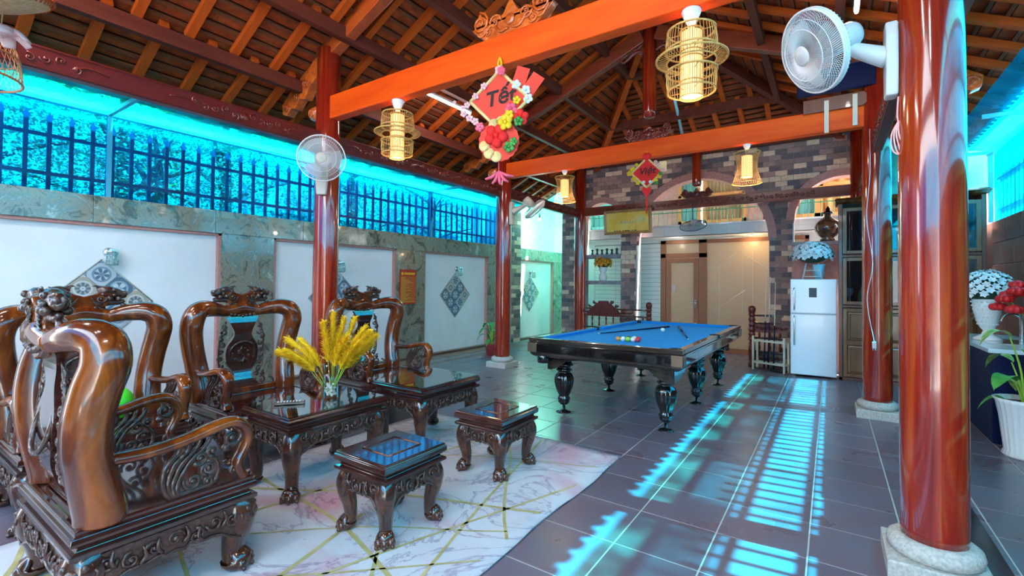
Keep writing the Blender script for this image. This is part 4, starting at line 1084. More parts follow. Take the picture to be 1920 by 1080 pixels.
for k, (dx_, nm_, c_) in enumerate(ball_defs):
    dy_ = -1.17+(.05 if k >= 5 else 0)+.012*k
    o = MB().ell((0, 0, 0), .028, 16, 10).build('billiard_ball', plain('ball_'+nm_.replace(' ', '_'), c_, .1, 0, 1), None, 0, (-1.93+dx_*.95+.255, 6.04+dy_+.12, BZ+.028))
    tag(o, '%s billiard ball in the row near the front cushion' % nm_, 'ball', 'billiard balls lined up on the cloth')
o = MB().ell((0, 0, 0), .028, 16, 10).build('billiard_ball', 'ceramic', None, 0, (-1.87, 6.36, BZ+.028)); tag(o, 'white cue ball alone in the middle of the blue cloth', 'ball')
def cue(name, label, a, b, group=None):
    t = thing(name, label, 'cue', a, 0, group); v_ = Vector(b)-Vector(a); L = v_.length; q = v_.to_track_quat('Z', 'Y'); t.rotation_euler = q.to_euler()
    MB().lathe([(.0055, .02), (.009, L*.5)], 10).build('shaft', 'whitewood' if b[2] < .5 else 'navy', t); MB().lathe([(.009, L*.5), (.014, L)], 10).build('butt', 'navy', t)
    MB().lathe([(.0055, 0), (.0057, .03)], 10).build('ferrule', 'ceramic', t); return t
cue('cue_stick', 'cue lying across the left half of the blue cloth', (-2.42, 5.50, BZ+.012), (-1.98, 7.05, BZ+.016))
cue('cue_stick', 'cue lying across the right half of the blue cloth', (-1.36, 5.62, BZ+.012), (-1.86, 7.12, BZ+.016))

# ================================================================== FRIDGE, CUE RACK, BALUSTRADES, CABINET
fd = thing('refrigerator', 'white two door refrigerator against the brick pillar', 'refrigerator', (-.235, 8.86, 0), .04)
MB().box(-.31, .03, .02, .31, .62, 1.56).build('body', 'fridge', fd, .01)
MB().box(-.31, -.03, .03, .31, .025, 1.00).build('lower_door', 'fridge', fd, .012); u_ = MB().box(-.31, -.03, 1.012, .31, .025, 1.56).build('upper_door', 'fridge', fd, .012)
for z0, z1 in ((.50, .97), (1.06, 1.42)):
    m = MB(); m.sweep(cr([(-.255, -.032, z0, .012), (-.255, -.07, z0+.03, .013), (-.255, -.078, (z0+z1)/2, .013), (-.255, -.07, z1-.03, .013), (-.255, -.032, z1, .012)], 4), 8, .7, (0, 1, 0)); m.build('door_handle', 'chrome', fd)
for x in (-.27, .27): MB().box(x-.03, .0, 0, x+.03, .55, .022).build('foot', 'black', fd)
MB().box(-.055, -.034, 1.27, .05, -.030, 1.42).build('sticker', plain('dark_sticker', (.035, .04, .05), .4), u_)
rk = thing('cue_rack', 'small pale wooden cue rack standing left of the refrigerator', 'rack', (-1.12, 9.11, 0), -.38)
for x in (0, .52): 
    for y in (0, .14): MB().box(x-.014, y-.014, 0, x+.014, y+.014, .58 if y == 0 else .50).build('post', 'whitewood', rk, .003)
for z in (.13, .50):
    for y in (0, .14): MB().box(-.012, y-.010, z-.014, .53, y+.010, z+.014).build('rail', 'whitewood', rk)
    for x in (0, .52): MB().box(x-.010, 0, z-.014, x+.010, .14, z+.014).build('rail', 'whitewood', rk)
MB().box(0, 0, .02, .52, .14, .035).build('base_board', 'black_w', rk)
for k, (x, h, lab) in enumerate(((-.95, 1.63, 'leftmost tall cue in the pale rack'), (-.885, 1.60, 'middle cue in the pale rack with pale tip'), (-.80, 1.50, 'shorter rightmost cue in the pale rack'))):
    cue('cue_stick', lab, (x+.02, 9.22-.06*k+.03, h), (x, 9.12-.055*k, .04), 'cues standing in the rack')
def turned_post(m, x, y, h):
    p = [(.055, 0), (.06, .05), (.045, .08), (.05, .16), (.058, .30), (.05, .42), (.036, .46)]
    z = .46
    while z < h-.18: p += [(.05, z+.012), (.062, z+.03), (.05, z+.048), (.046, z+.075)]; z += .088
    p += [(.036, h-.16), (.05, h-.13), (.062, h-.08), (.062, h-.05), (.045, h-.012), (.02, h)]
    m.lathe(p, 20, (x, y, 0))
def carved_bed(label, x_post, x_end, y, pyramid):
    t = thing('carved_bench', label, 'bench', (x_post, y, 0)); s = 1 if x_end > x_post else -1; L = abs(x_end-x_post)
    m = MB(); turned_post(m, 0, 0, 1.09); m.build('turned_post', 'eave', t)
    for z in (.92, .78, .52, .28): MB().box(min(0, s*L), -.018, z-.018, max(0, s*L), .018, z+.018).build('rail', 'sofa', t, .004)
    m = MB()
    for k in range(int(L/.16)): m.lathe([(.014, .53), (.022, .58), (.012, .64), (.022, .70), (.014, .76)], 8, (s*(.12+k*.16), 0, 0)); m.lathe([(.014, .29), (.022, .36), (.012, .41), (.022, .46), (.014, .51)], 8, (s*(.12+k*.16), 0, 0))
    m.build('spindles', 'eave', t)
    MB().box(min(.02, s*L), .0, .10, max(.02, s*L), .42, .26).build('seat_platform', 'sofa', t, .01)
    if pyramid:
        cx = s*L*.68; m = MB()
        for (w_, z0, z1) in ((.42, .76, .86), (.36, .86, .92), (.26, .92, .99), (.20, .99, 1.04), (.12, 1.04, 1.09)): m.prism([(cx-w_, z0), (cx+w_, z0), (cx+w_*.8, z1), (cx-w_*.8, z1)], -.03, .03, Matrix(((1, 0, 0, 0), (0, 0, -1, 0), (0, 1, 0, 0), (0, 0, 0, 1))))
        for q in (-1, 1):
            for (w_, z) in ((.44, .87), (.30, .98), (.2, 1.06)): m.spiral((cx+q*w_, -.035, z), .035, 1.3, .012, sgn=q); m.sweep(cr([(cx+q*w_*.8, 0, z-.03, .015), (cx+q*w_*1.1, 0, z-.01, .012), (cx+q*w_*1.15, 0, z+.04, .005)], 3), 6)
        for k in range(-3, 4): m.spiral((cx+k*.09, -.04, .82), .03, 1.2, .009, sgn=1 if k % 2 else -1)
        m.build('carved_crest', 'eave', t)
        m = MB(); m.sweep(cr([(s*.32, -.05, .88, .014), (s*.36, -.05, .92, .016), (s*.62, -.05, .92, .016), (s*.68, -.05, .88, .016), (s*.62, -.05, .845, .014), (s*.36, -.05, .845, .014), (s*.32, -.05, .88, .014)], 4), 8); m.build('scroll_rail', 'sofa_trunk', t)
    else:
        m = MB(); cx = s*L*.62
        for k in range(-3, 4): m.spiral((cx+k*.075, -.03, .70), .035, 1.3, .011, sgn=1 if k % 2 else -1)
        m.prism([(cx-.26, .62), (cx+.26, .62), (cx+.26, .76), (cx-.26, .76)], -.015, .015, Matrix(((1, 0, 0, 0), (0, 0, -1, 0), (0, 1, 0, 0), (0, 0, 0, 1)))); m.build('carved_panel', 'eave', t)
    return t
carved_bed('dark carved bench with turned post at the far left behind the billiard table', -3.05, -4.50, 9.42, True)
carved_bed('dark carved bench with turned post behind the cue rack', -1.17, -.68, 9.36, False)

cb = thing('display_cabinet', 'tall dark wooden cabinet with glass doors right of the refrigerator', 'cabinet', (.10, 8.90, 0))
W_, H_, D_ = 1.66, 2.73, .42
m = MB(); m.box(0, 0, 0, .05, D_, H_); m.box(W_-.05, 0, 0, W_, D_, H_); m.box(0, D_-.02, 0, W_, D_, H_); m.box(0, 0, 0, W_, D_, .05); m.box(0, .02, 1.12, W_, D_, 1.16); m.box(0, .02, 1.90, W_, D_, 1.94)
m.build('carcass', 'board', cb, .004); MB().rect(0, 0, W_, D_, [(0, H_), (.03, H_+.02), (.05, H_+.06), (.02, H_+.09)]).build('cornice', 'sofa_trunk', cb)
nd = 4; dw = (W_-.10)/nd
for k in range(nd):
    x0 = .05+k*dw+.004; x1 = x0+dw-.008
    for z0, z1, gls in ((.06, 1.11, 0), (1.17, 1.89, 1), (1.95, 2.66, 1)):
        f = MB(); b_ = .05
        f.box(x0, -.02, z0, x0+b_, .004, z1); f.box(x1-b_, -.02, z0, x1, .004, z1); f.box(x0+b_, -.02, z0, x1-b_, .004, z0+b_); f.box(x0+b_, -.02, z1-b_, x1-b_, .004, z1)
        if not gls: f.box(x0+b_, -.02, .55, x1-b_, .004, .62)
        d_ = f.build('door', 'cabwood', cb, .003)
        if gls: MB().box(x0+b_, -.008, z0+b_, x1-b_, -.003, z1-b_).build('glass_pane', 'glass_b', d_)
        else:
            for a, b in ((z0+b_, .55), (.62, z1-b_)): MB().rect(x0+b_, a, x1-b_, b, [(0, -.002), (-.012, .006), (-.035, .010), (-.045, .018)], Matrix(((1, 0, 0, 0), (0, 0, -1, 0), (0, 1, 0, 0), (0, 0, 0, 1)))).build('raised_panel', 'cabwood', d_)
for (x, z, kind_, lb_) in ((.14, 1.16, 0, 'white goblet at the left end of the cabinet middle shelf'), (.30, 1.16, 1, 'gold urn beside the left goblet on the cabinet middle shelf'), (.6, 1.16, 0, 'white goblet in the second bay of the cabinet middle shelf'), (1.05, 1.94, 1, 'gold urn on the cabinet upper shelf behind the red column'), (1.5, 1.94, 0, 'white goblet at the right end of the cabinet upper shelf'), (1.4, 1.16, 1, 'gold urn at the right end of the cabinet middle shelf')):
    o = MB().lathe([(.03, 0), (.045, .03), (.06, .12), (.045, .2), (.02, .25), (.03, .28)] if kind_ else [(.05, 0), (.06, .02), (.02, .05), (.018, .12), (.06, .2), (.05, .26)], 16).build('vase', 'goldy' if kind_ else 'ceramic', None, 0, (.10+x, 9.10, z+.001))
    tag(o, lb_, 'ornament', 'ornaments in the display cabinet')

# dark lacquer vase on the ledge
vz = thing('vase', 'large dark lacquer vase with lid on the ledge above the refrigerator', 'vase', (-.04, 9.75, 2.22))
MB().lathe([(.10, 0), (.12, .03), (.09, .06), (.13, .10), (.185, .18), (.20, .25), (.175, .33), (.10, .40), (.055, .43), (.05, .47)], 32).build('body', 'blackvase', vz)
MB().lathe([(.05, .47), (.085, .485), (.075, .51), (.045, .53), (.04, .56), (.018, .60), (.0, .62)], 24).build('lid', 'black', vz)

# flowers
def petals(m, c, r, n=6, open_=.6, rnd=random):
    c = Vector(c)
    for k in range(n):
        a = 2*PI*k/n+rnd.random()*.4; d = Vector((math.cos(a), math.sin(a), open_)).normalized(); s = Vector((-math.sin(a), math.cos(a), 0))
        tip = c+d*r*1.7; mid = c+d*r*.9
        m.add([c, mid+s*r*.5, tip, mid-s*r*.5, mid+Vector((0, 0, r*.12))], [(0, 1, 4), (1, 2, 4), (2, 3, 4), (3, 0, 4)], False)
def bouquet(t, mat, c, rx, rz_, n, r, name='blossoms', seed=1, greens=True):
    rnd = random.Random(seed); m = MB(); gm = MB(); proto = None
    for ring_, rr, op in ((6, 1.0, .45), (5, .62, 1.2)):
        for j in range(ring_):
            a = 2*PI*j/ring_+ring_; d = Vector((math.cos(a), math.sin(a), op)).normalized(); s = Vector((-math.sin(a), math.cos(a), 0)); tip = d*r*1.35*rr; mid = d*r*.75*rr
            m.add([(0, 0, 0), mid+s*r*.45*rr, tip, mid-s*r*.45*rr], [(0, 1, 2), (0, 2, 3)])
    for k in range(n):
        ph = math.acos(1-1.35*(k+.5)/n); th = k*2.39996
        p = Vector((rx*math.sin(ph)*math.cos(th), rx*math.sin(ph)*math.sin(th), rz_*math.cos(ph)))
        p *= rnd.uniform(.86, 1.04); q = Vector(c)+p; N_ = p.normalized()
        rot = (N_+Vector((0, 0, .3))).to_track_quat('Z', 'Y').to_euler()
        if proto is None: proto = m.build('blossom', mat, t, 0, tuple(q)); proto.rotation_euler = rot
        else: inst(proto, t, tuple(q), rot)
        Mx = Matrix.Translation(q) @ N_.to_track_quat('Z', 'Y').to_matrix().to_4x4()
        if greens and k % 2 == 0:
            gm.add([(0, 0, -r*.8), (r*.6, .02, -r*.3), (r*1.9, 0, -r*.1), (r*.6, -.02, -r*.3)], [(0, 1, 2, 3)], False, Mx)
    if greens:
        gm.ell(c, (rx*.78, rx*.78, rz_*.7), 12, 8); tag(gm.build('foliage', 'dkgreen', t), kind='stuff')
fb = thing('flower_basket', 'white flower arrangement in a stand on top of the refrigerator', 'flowers', (-.25, 8.98+.12, 1.562))
m = MB()
for x in (-.12, .12):
    for y in (-.08, .08): m.cyl((x*1.1, y, 0), (x*.7, y*.7, .26), .010, seg=6)
m.cyl((-.12, -.08, .04), (.12, -.08, .04), .008, seg=6); m.cyl((-.10, -.07, .14), (.10, -.07, .14), .008, seg=6); m.build('stand', 'whiteplastic', fb)
MB().lathe([(.06, .005), (.085, .22), (.09, .24)], 18, (.09, 0, 0)).build('bucket', plain('pale_blue_bucket', (.25, .62, .78), .4), fb)
bouquet(fb, 'petalwhite', (0, 0, .40), .29, .20, 120, .040, seed=4)
wv_ = thing('vase', 'white studded pedestal vase with white flowers on the sink counter', 'vase', (1.40, 7.10, .885))
MB().lathe([(.12, 0), (.115, .02), (.05, .06), (.035, .10), (.06, .13), (.09, .20), (.115, .32), (.125, .43), (.118, .44)], 30).build('body', 'ceramic', wv_)
m = MB()
for i in range(7):
    for k in range(18):
        z = .17+i*.04; r_ = .078+.05*(i/6); a = 2*PI*(k+.5*(i % 2))/18; m.ell((r_*math.cos(a), r_*math.sin(a), z), .010, 5, 4)
m.build('studs', 'ceramic', wv_); bouquet(wv_, 'petalwhite', (0, 0, .55), .21, .20, 90, .034, seed=9)
rv = thing('vase', 'clear glass vase of red roses at the right edge on the counter', 'vase', (1.58, 6.55, .885))
MB().lathe([(.06, 0), (.065, .002), (.065, .36), (.061, .36), (.061, .01), (.0, .01)], 24, caps=False).build('glass_body', 'glass', rv)
m = MB(); rnd = random.Random(2)
for k in range(9): a = rnd.random()*6.28; m.sweep(cr([(.03*math.cos(a), .03*math.sin(a), .02, .004), (.02*math.cos(a+2), .02*math.sin(a+2), .25, .004), (.16*math.cos(a+1), .16*math.sin(a+1), .48, .004)], 3), 5)
m.build('stems', 'stemgreen', rv)
for k, (x, y, z) in enumerate([(-.17, -.02, .46), (-.10, -.08, .54), (-.06, .05, .60), (.02, -.07, .62), (-.12, .08, .50), (.08, .0, .58), (-.20, .05, .38), (-.12, -.10, .36), (.0, .1, .52), (.05, -.12, .48), (.14, .05, .5)]):
    m = MB(); m.ell((x, y, z), (.045, .045, .042), 10, 7)
    for lay, rr in ((5, .060), (6, .074)):
        for j in range(lay):
            a = 2*PI*j/lay+lay; m.ell((x+rr*.55*math.cos(a), y+rr*.55*math.sin(a), z-.006*lay/5), (rr*.42, rr*.42, .036), 7, 5)
    m.build('rose', 'rose', rv)
# counter with sink
ct = thing('sink_counter', 'dark navy sink counter along the right wall', 'counter', (1.24, 6.15, 0))
MB().box(0, 0, 0, .56, 1.85, .84).build('base', 'navy', ct, .005); MB().box(-.03, -.03, .84, .56, 1.90, .88).build('worktop', speck('white_worktop', (.62, .72, .78), (.74, .82, .86), .15, 5), ct, .006)
m = MB(); m.rect(.10, .55, .48, 1.15, [(0, .8805), (0, .886), (-.02, .886), (-.03, .884)]); m.build('sink_rim', 'chrome', ct)
fc = thing('faucet', 'chrome arched faucet on the sink counter', 'faucet', (1.66, 7.10, .88))
MB().lathe([(.025, 0), (.025, .03), (.014, .04)], 14).build('base', 'chrome', fc); MB().sweep(cr([(0, 0, .03, .011), (0, 0, .22, .011), (-.05, -.03, .29, .011), (-.14, -.10, .28, .010), (-.18, -.13, .22, .009)], 5), 10).build('spout', 'chrome', fc)
# right pot plant
def dieff(t, n, h, rad, mat1, mat2, seed, lw=.07):
    rnd = random.Random(seed); m = MB(); s_ = MB()
    for k in range(n):
        a = 2.4*k+seed; z = h*(.35+.65*(k+1)/n); L = rad*rnd.uniform(.8, 1.15); d = Vector((math.cos(a), math.sin(a), 0)); sd_ = Vector((-d.y, d.x, 0))
        s_.sweep(cr([(0, 0, z*.25, .011), (d.x*.02, d.y*.02, z*.7, .009), (d.x*L*.35, d.y*L*.35, z, .005)], 4), 6)
        N = 8; vv = []
        for i in range(N+1):
            u = i/N; p = d*(L*.3+L*.8*u)+Vector((0, 0, z+.10*math.sin(u*2.2)-.16*u*u)); w_ = lw*math.sin(PI*min(1, u*.97+.03))**.7
            vv += [p+sd_*w_+Vector((0, 0, .014)), p, p-sd_*w_+Vector((0, 0, .014))]
        lf_ = MB(); lf_.add(vv, [(3*i+j, 3*i+3+j, 3*i+4+j, 3*i+1+j) for i in range(N) for j in (0, 1)], True)
        lf_.build('leaf', mat1 if k % 3 else mat2, t)
    s_.build('stems', 'stemgreen', t)
pt = thing('potted_plant', 'broad leaved variegated plant in a fluted white pot at the right edge', 'plant', (1.37, 5.80, 0))
MB().lathe([(.135, 0), (.15, .02), (.135, .06), (.15, .2), (.165, .35), (.185, .46), (.205, .50), (.195, .50), (.17, .46), (.0, .45)], 72, (0, 0, 0), None, .07, 24).build('pot', 'ceramic', pt)
MB().lathe([(.0, .455), (.165, .46)], 24).build('soil', 'bark', pt)
M['varieg'] = speck('variegated_leaf', (.10, .30, .06), (.55, .66, .22), .4, 18)
sub = thing('plant_tmp', None, None); COL.objects.unlink(sub); bpy.data.objects.remove(sub)
dieff(pt, 9, 1.02, .30, 'varieg', 'green', 3, .075)
pl_ = thing('potted_plant', 'leafy plant in a red pot on the floor behind the left middle column', 'plant', (-5.62, 7.55, 0))
MB().lathe([(.10, 0), (.14, .22), (.155, .24), (.14, .24), (.12, .20), (0, .2)], 24).build('pot', 'potred', pl_); dieff(pl_, 10, .66, .26, 'green', 'green', 5, .045)
# shelf vase
sv = thing('vase', 'white vase with orange and yellow flowers on the stone shelf', 'vase', (-4.34, 10.10, 1.526))
MB().lathe([(.07, 0), (.085, .02), (.09, .12), (.05, .17), (.085, .24), (.10, .33), (.09, .34)], 24).build('body', 'ceramic', sv); bouquet(sv, 'orangefl', (0, 0, .40), .19, .17, 60, .040, seed=12)
for k, (x, kind_) in enumerate(((-4.60, 0), (-4.48, 1), (-4.36, 0), (-4.24, 1), (-4.12, 0), (-4.0, 1))):
    o = MB().lathe([(.03, 0), (.034, .02), (.02, .06), (.032, .11+.02*kind_), (.025, .12+.02*kind_)], 12).build('cup', 'dkgreen' if kind_ else 'black', None, 0, (x, 10.08, 2.126))
    tag(o, '%s cup of the row on the top stone shelf' % (['leftmost black', 'second from left, green', 'third from left, black', 'third from right, green', 'second from right, black', 'rightmost green'][k]), 'cup', 'cups on the top stone shelf')

# ================================================================== THINGS ON THE TEA TABLE AND CHAIRS
gv = thing('vase', 'clear glass cylinder vase with white pebbles and tall yellow grasses', 'vase', (-3.10, 2.15, .570))
MB().lathe([(.052, 0), (.056, .003), (.056, .255), (.052, .255), (.052, .012), (.0, .012)], 28, caps=False).build('glass_body', 'glass', gv)
m = MB(); rnd = random.Random(8)
for k in range(46): a = rnd.random()*6.28; r_ = .040*math.sqrt(rnd.random()); m.ell((r_*math.cos(a), r_*math.sin(a), .022+.085*rnd.random()), (.010, .012, .009), 6, 4)
tag(m.build('pebbles', 'pebble', gv), kind='stuff')
stm = MB(); ri = R0; up_ = Vector((0, 0, 1))
heads = [(-.34, .43, .27), (-.37, .35, .30), (-.28, .36, .24), (-.25, .42, .2), (.01, .62, .24), (-.03, .56, .2), (.08, .58, .22), (.14, .58, .22), (.22, .52, .24), (.29, .50, .26), (.33, .47, .24), (.22, .42, .2), (.13, .46, .22), (.05, .46, .2), (.18, .36, .16), (.27, .40, .2)]
for hx, hz, L in heads:
    d0 = rnd.uniform(-.1, .1); base_ = Vector((rnd.uniform(-.02, .02), rnd.uniform(-.02, .02), .03))
    tip = ri*hx+Vector((-ri.y, ri.x, 0))*d0+up_*hz; mid = base_.lerp(tip, .5)+up_*.06
    path = cr([tuple(base_)+(.0025,), tuple(mid)+(.0022,), tuple(tip)+(.0015,)], 10); stm.sweep(path, 5)
    # feathery plume of fine spikelets along the upper part
    m = MB(); n_ = len(path); s0 = int(n_*.42)
    for i in range(s0, n_-1):
        p = Vector(path[i][:3]); t_ = (Vector(path[i+1][:3])-p).normalized(); f = (i-s0)/(n_-1-s0)
        for q in range(60):
            rv_ = Vector((rnd.gauss(0, 1), rnd.gauss(0, 1), rnd.gauss(0, 1))).normalized(); dd = (t_*1.1+rv_*.72).normalized(); pp = p+t_*rnd.uniform(-.02, .02)
            LL = rnd.uniform(.05, .105)*(1-.35*f); s2 = dd.cross(rv_).normalized()*.0042; e = pp+dd*LL+up_*(-.018)
            m.add([pp, pp+dd*LL*.5+s2, e, pp+dd*LL*.5-s2], [(0, 1, 2, 3)])
    m.build('grass_plume', 'plume', gv)
stm.build('stems', 'stemgreen', gv)
rc = thing('remote_control', 'black remote control lying on the glass of the nearer tea table', 'remote', (-3.18, 1.88, .570), .9)
MB().box(-.10, -.025, 0, .10, .025, .020).build('body', 'black', rc, .005)
m = MB()
for i in range(8):
    for j in (-1, 0, 1): m.box(-.08+i*.02, j*.014-.004, .020, -.07+i*.02, j*.014+.004, .0225)
m.build('buttons', 'whiteplastic', rc)
gb = thing('balloon', 'lime green balloon on the seat of the armchair at the left wall', 'balloon', (-4.20, 1.20, .453))
MB().ell((0, 0, .11), (.09, .09, .11), 18, 12).build('ball', 'limegreen', gb); MB().lathe([(.012, .215), (.02, .23), (.026, .26), (.01, .275)], 12).build('knot', 'limegreen', gb)

# ================================================================== LANTERNS
def lantern_a(label, loc, first=None):
    t = thing('lantern', label, 'lamp', loc, 0, 'ring lanterns under the foreground beam')
    MB().lathe([(.062, 0), (.064, -.01), (.045, -.06), (.026, -.095), (.024, -.11)], 24).build('ceiling_cap', 'ceramic', t)
    z = -.11; m = MB()
    MB().lathe([(.066, z-.04), (.068, z-.12), (.068, z-.42), (.064, z-.46)], 24, caps=False).build('inner_shade', 'lampglow', t)
    MB().lathe([(.048, z-.12), (.052, z-.18), (.052, z-.32), (.048, z-.36)], 16).build('glow_core', 'lampcore', t)
    for k in range(30):
        a = 2*PI*k/30; m.cyl((.071*math.cos(a), .071*math.sin(a), z-.03), (.071*math.cos(a), .071*math.sin(a), z-.47), .0022, seg=4)
    for zz in (-.03, -.17, -.21, -.26, -.37, -.47): m.ring((0, 0, z+zz), .073, .005, 24, 5)
    m.build('bamboo_core', 'bamboo', t)
    def cage(z0, z1, r0, r1, n, nm_):
        c_ = MB()
        for k in range(n):
            a = 2*PI*k/n; c_.sweep([(r0*math.cos(a), r0*math.sin(a), z0, .0022), ((r0+r1)/2*1.03*math.cos(a), (r0+r1)/2*1.03*math.sin(a), (z0+z1)/2, .0022), (r1*math.cos(a), r1*math.sin(a), z1, .0022)], 4)
        c_.ring((0, 0, z0), r0, .007, 32, 6); c_.ring((0, 0, z1), r1, .007, 32, 6); c_.build(nm_, 'bamboo', t)
    cage(z-.03, z-.16, .150, .162, 44, 'upper_hoop'); cage(z-.30, z-.43, .155, .150, 44, 'lower_hoop')
    c_ = MB()
    for k in range(60):
        a = 2*PI*k/60; c_.cyl((.155*math.cos(a), .155*math.sin(a), z-.235), (.218*math.cos(a), .218*math.sin(a), z-.215), .0020, seg=4)
    c_.ring((0, 0, z-.235), .155, .006, 32, 6); c_.ring((0, 0, z-.215), .222, .008, 36, 6); c_.ring((0, 0, z-.16), .160, .006, 32, 6); c_.ring((0, 0, z-.30), .160, .006, 32, 6); c_.build('middle_ring', 'bamboo', t)
    s_ = MB()
    for k in range(6):
        a = 2*PI*k/6
        for zz, rr in ((-.035, .150), (-.43, .150), (-.16, .158), (-.30, .158)): s_.cyl((.07*math.cos(a), .07*math.sin(a), z+zz), (rr*math.cos(a), rr*math.sin(a), z+zz), .003, seg=4)
    s_.build('spokes', 'bamboo', t)
    light('lantern_lamp', 'POINT', (0, 0, z-.53), 2.0, (1, .72, .45), t, .05)
    return t
lantern_a('ring shaped bamboo lantern with lit core left under the foreground beam', (-3.585, 3.2, 3.265))
lantern_a('larger looking ring shaped bamboo lantern at the top right under the foreground beam', (-.76, 3.2, 3.265))
def lantern_b(label, loc):
    t = thing('lantern', label, 'lamp', loc, 0, 'hourglass lanterns under the far tie beam')
    MB().lathe([(.05, 0), (.052, -.008), (.03, -.05), (.018, -.07)], 20).build('ceiling_cap', 'ceramic', t)
    MB().cyl((0, 0, -.07), (0, 0, -.14), .004, seg=6).build('cord', 'black', t)
    MB().lathe([(.062, -.15), (.066, -.20), (.066, -.38), (.062, -.42)], 20, caps=False).build('inner_shade', 'lampglow', t)
    MB().lathe([(.044, -.20), (.048, -.24), (.048, -.34), (.044, -.38)], 14).build('glow_core', 'lampcore', t)
    c_ = MB(); n_ = 36
    for k in range(n_):
        a = 2*PI*k/n_
        for sg in (-1, 1):
            b = a+sg*1.5; P = []
            for i in range(7):
                u = i/6; aa = a+(b-a)*u; p0 = Vector((.155*math.cos(a), .155*math.sin(a), -.11)); p1 = Vector((.175*math.cos(b), .175*math.sin(b), -.50)); p = p0.lerp(p1, u); P.append((p.x, p.y, p.z, .0016))
            c_.sweep(P[::2], 3)
    c_.ring((0, 0, -.11), .157, .006, 30, 5); c_.ring((0, 0, -.50), .177, .006, 30, 5); c_.build('hourglass_cage', 'bamboo', t)
    c_ = MB(); c_.ring((0, 0, -.15), .068, .004, 20, 5); c_.ring((0, 0, -.42), .068, .004, 20, 5)
    for k in range(22): a = 2*PI*k/22; c_.cyl((.069*math.cos(a), .069*math.sin(a), -.15), (.069*math.cos(a), .069*math.sin(a), -.42), .002, seg=4)
    for k in range(4): a = PI*k/2; c_.cyl((.068*math.cos(a), .068*math.sin(a), -.15), (.157*math.cos(a), .157*math.sin(a), -.11), .003, seg=4)
    c_.build('bamboo_core', 'bamboo', t); light('lantern_lamp', 'POINT', (0, 0, -.56), 7, (1, .76, .5), t, .05)
lantern_b('hourglass bamboo lantern near the left middle column', (-3.53, 6.66, 3.265))
lantern_b('hourglass bamboo lantern in front of the brick wall on the right', (-.89, 6.66, 3.265))
# wicker lamp and straw hat at the upper left edge
wl_ = thing('wicker_lamp', 'open wicker lamp shade cut by the left picture edge', 'lamp', (-4.72, .46, 2.78))
c_ = MB(); prof = cr([(.02, .50), (.13, .44), (.24, .30), (.29, .12), (.30, 0)], 4)
for k in range(48):
    a = 2*PI*k/48; c_.sweep([(r_*math.cos(a+z*1.2), r_*math.sin(a+z*1.2), z, .0022) for r_, z in prof[::2]], 3); c_.sweep([(r_*math.cos(a-z*1.2), r_*math.sin(a-z*1.2), z, .0022) for r_, z in prof[::2]], 3)
c_.ring((0, 0, 0), .30, .009, 40, 6); c_.ring((0, 0, .16), .285, .006, 40, 6); c_.build('woven_shade', 'frame', wl_); MB().cyl((0, 0, .5), (0, 0, 1.3), .005, seg=6).build('cord', 'black', wl_)
ht = thing('straw_tray', 'round woven straw tray hanging at the top left corner', 'tray', (-3.86, .43, 2.93), 0, rot=(.25, .15, 0))
m = MB(); m.lathe([(.0, -.0), (.12, .0), (.24, .012), (.31, .035), (.33, .06), (.32, .065), (.0, .012)], 40); m.build('body', 'straw', ht)
m = MB(); m.ring((0, 0, .055), .328, .010, 40, 6)
for k in range(60): a = 2*PI*k/60; m.cyl((.31*math.cos(a), .31*math.sin(a), .03), (.335*math.cos(a), .335*math.sin(a), .07), .004, seg=4)
m.build('bound_rim', 'rafter', ht); MB().cyl((0, 0, .05), (0, 0, 1.3), .004, seg=5).build('cord', 'straw', ht)
pc = thing('fabric_flower', 'pink fabric bow hanging under the straw tray at the left edge', 'bow', (-4.02, .55, 2.86))
m = MB()
for k in range(7): a = k*.9; m.sweep(cr([(0, 0, 0, .02), (.07*math.cos(a), .07*math.sin(a), .04, .045), (.13*math.cos(a), .13*math.sin(a), -.01, .03)], 4), 8, .3)
m.build('petals', 'pinkcloth', pc); MB().cyl((0, 0, 0), (.08, 0, .22), .004, seg=5).build('cord', 'straw', pc)

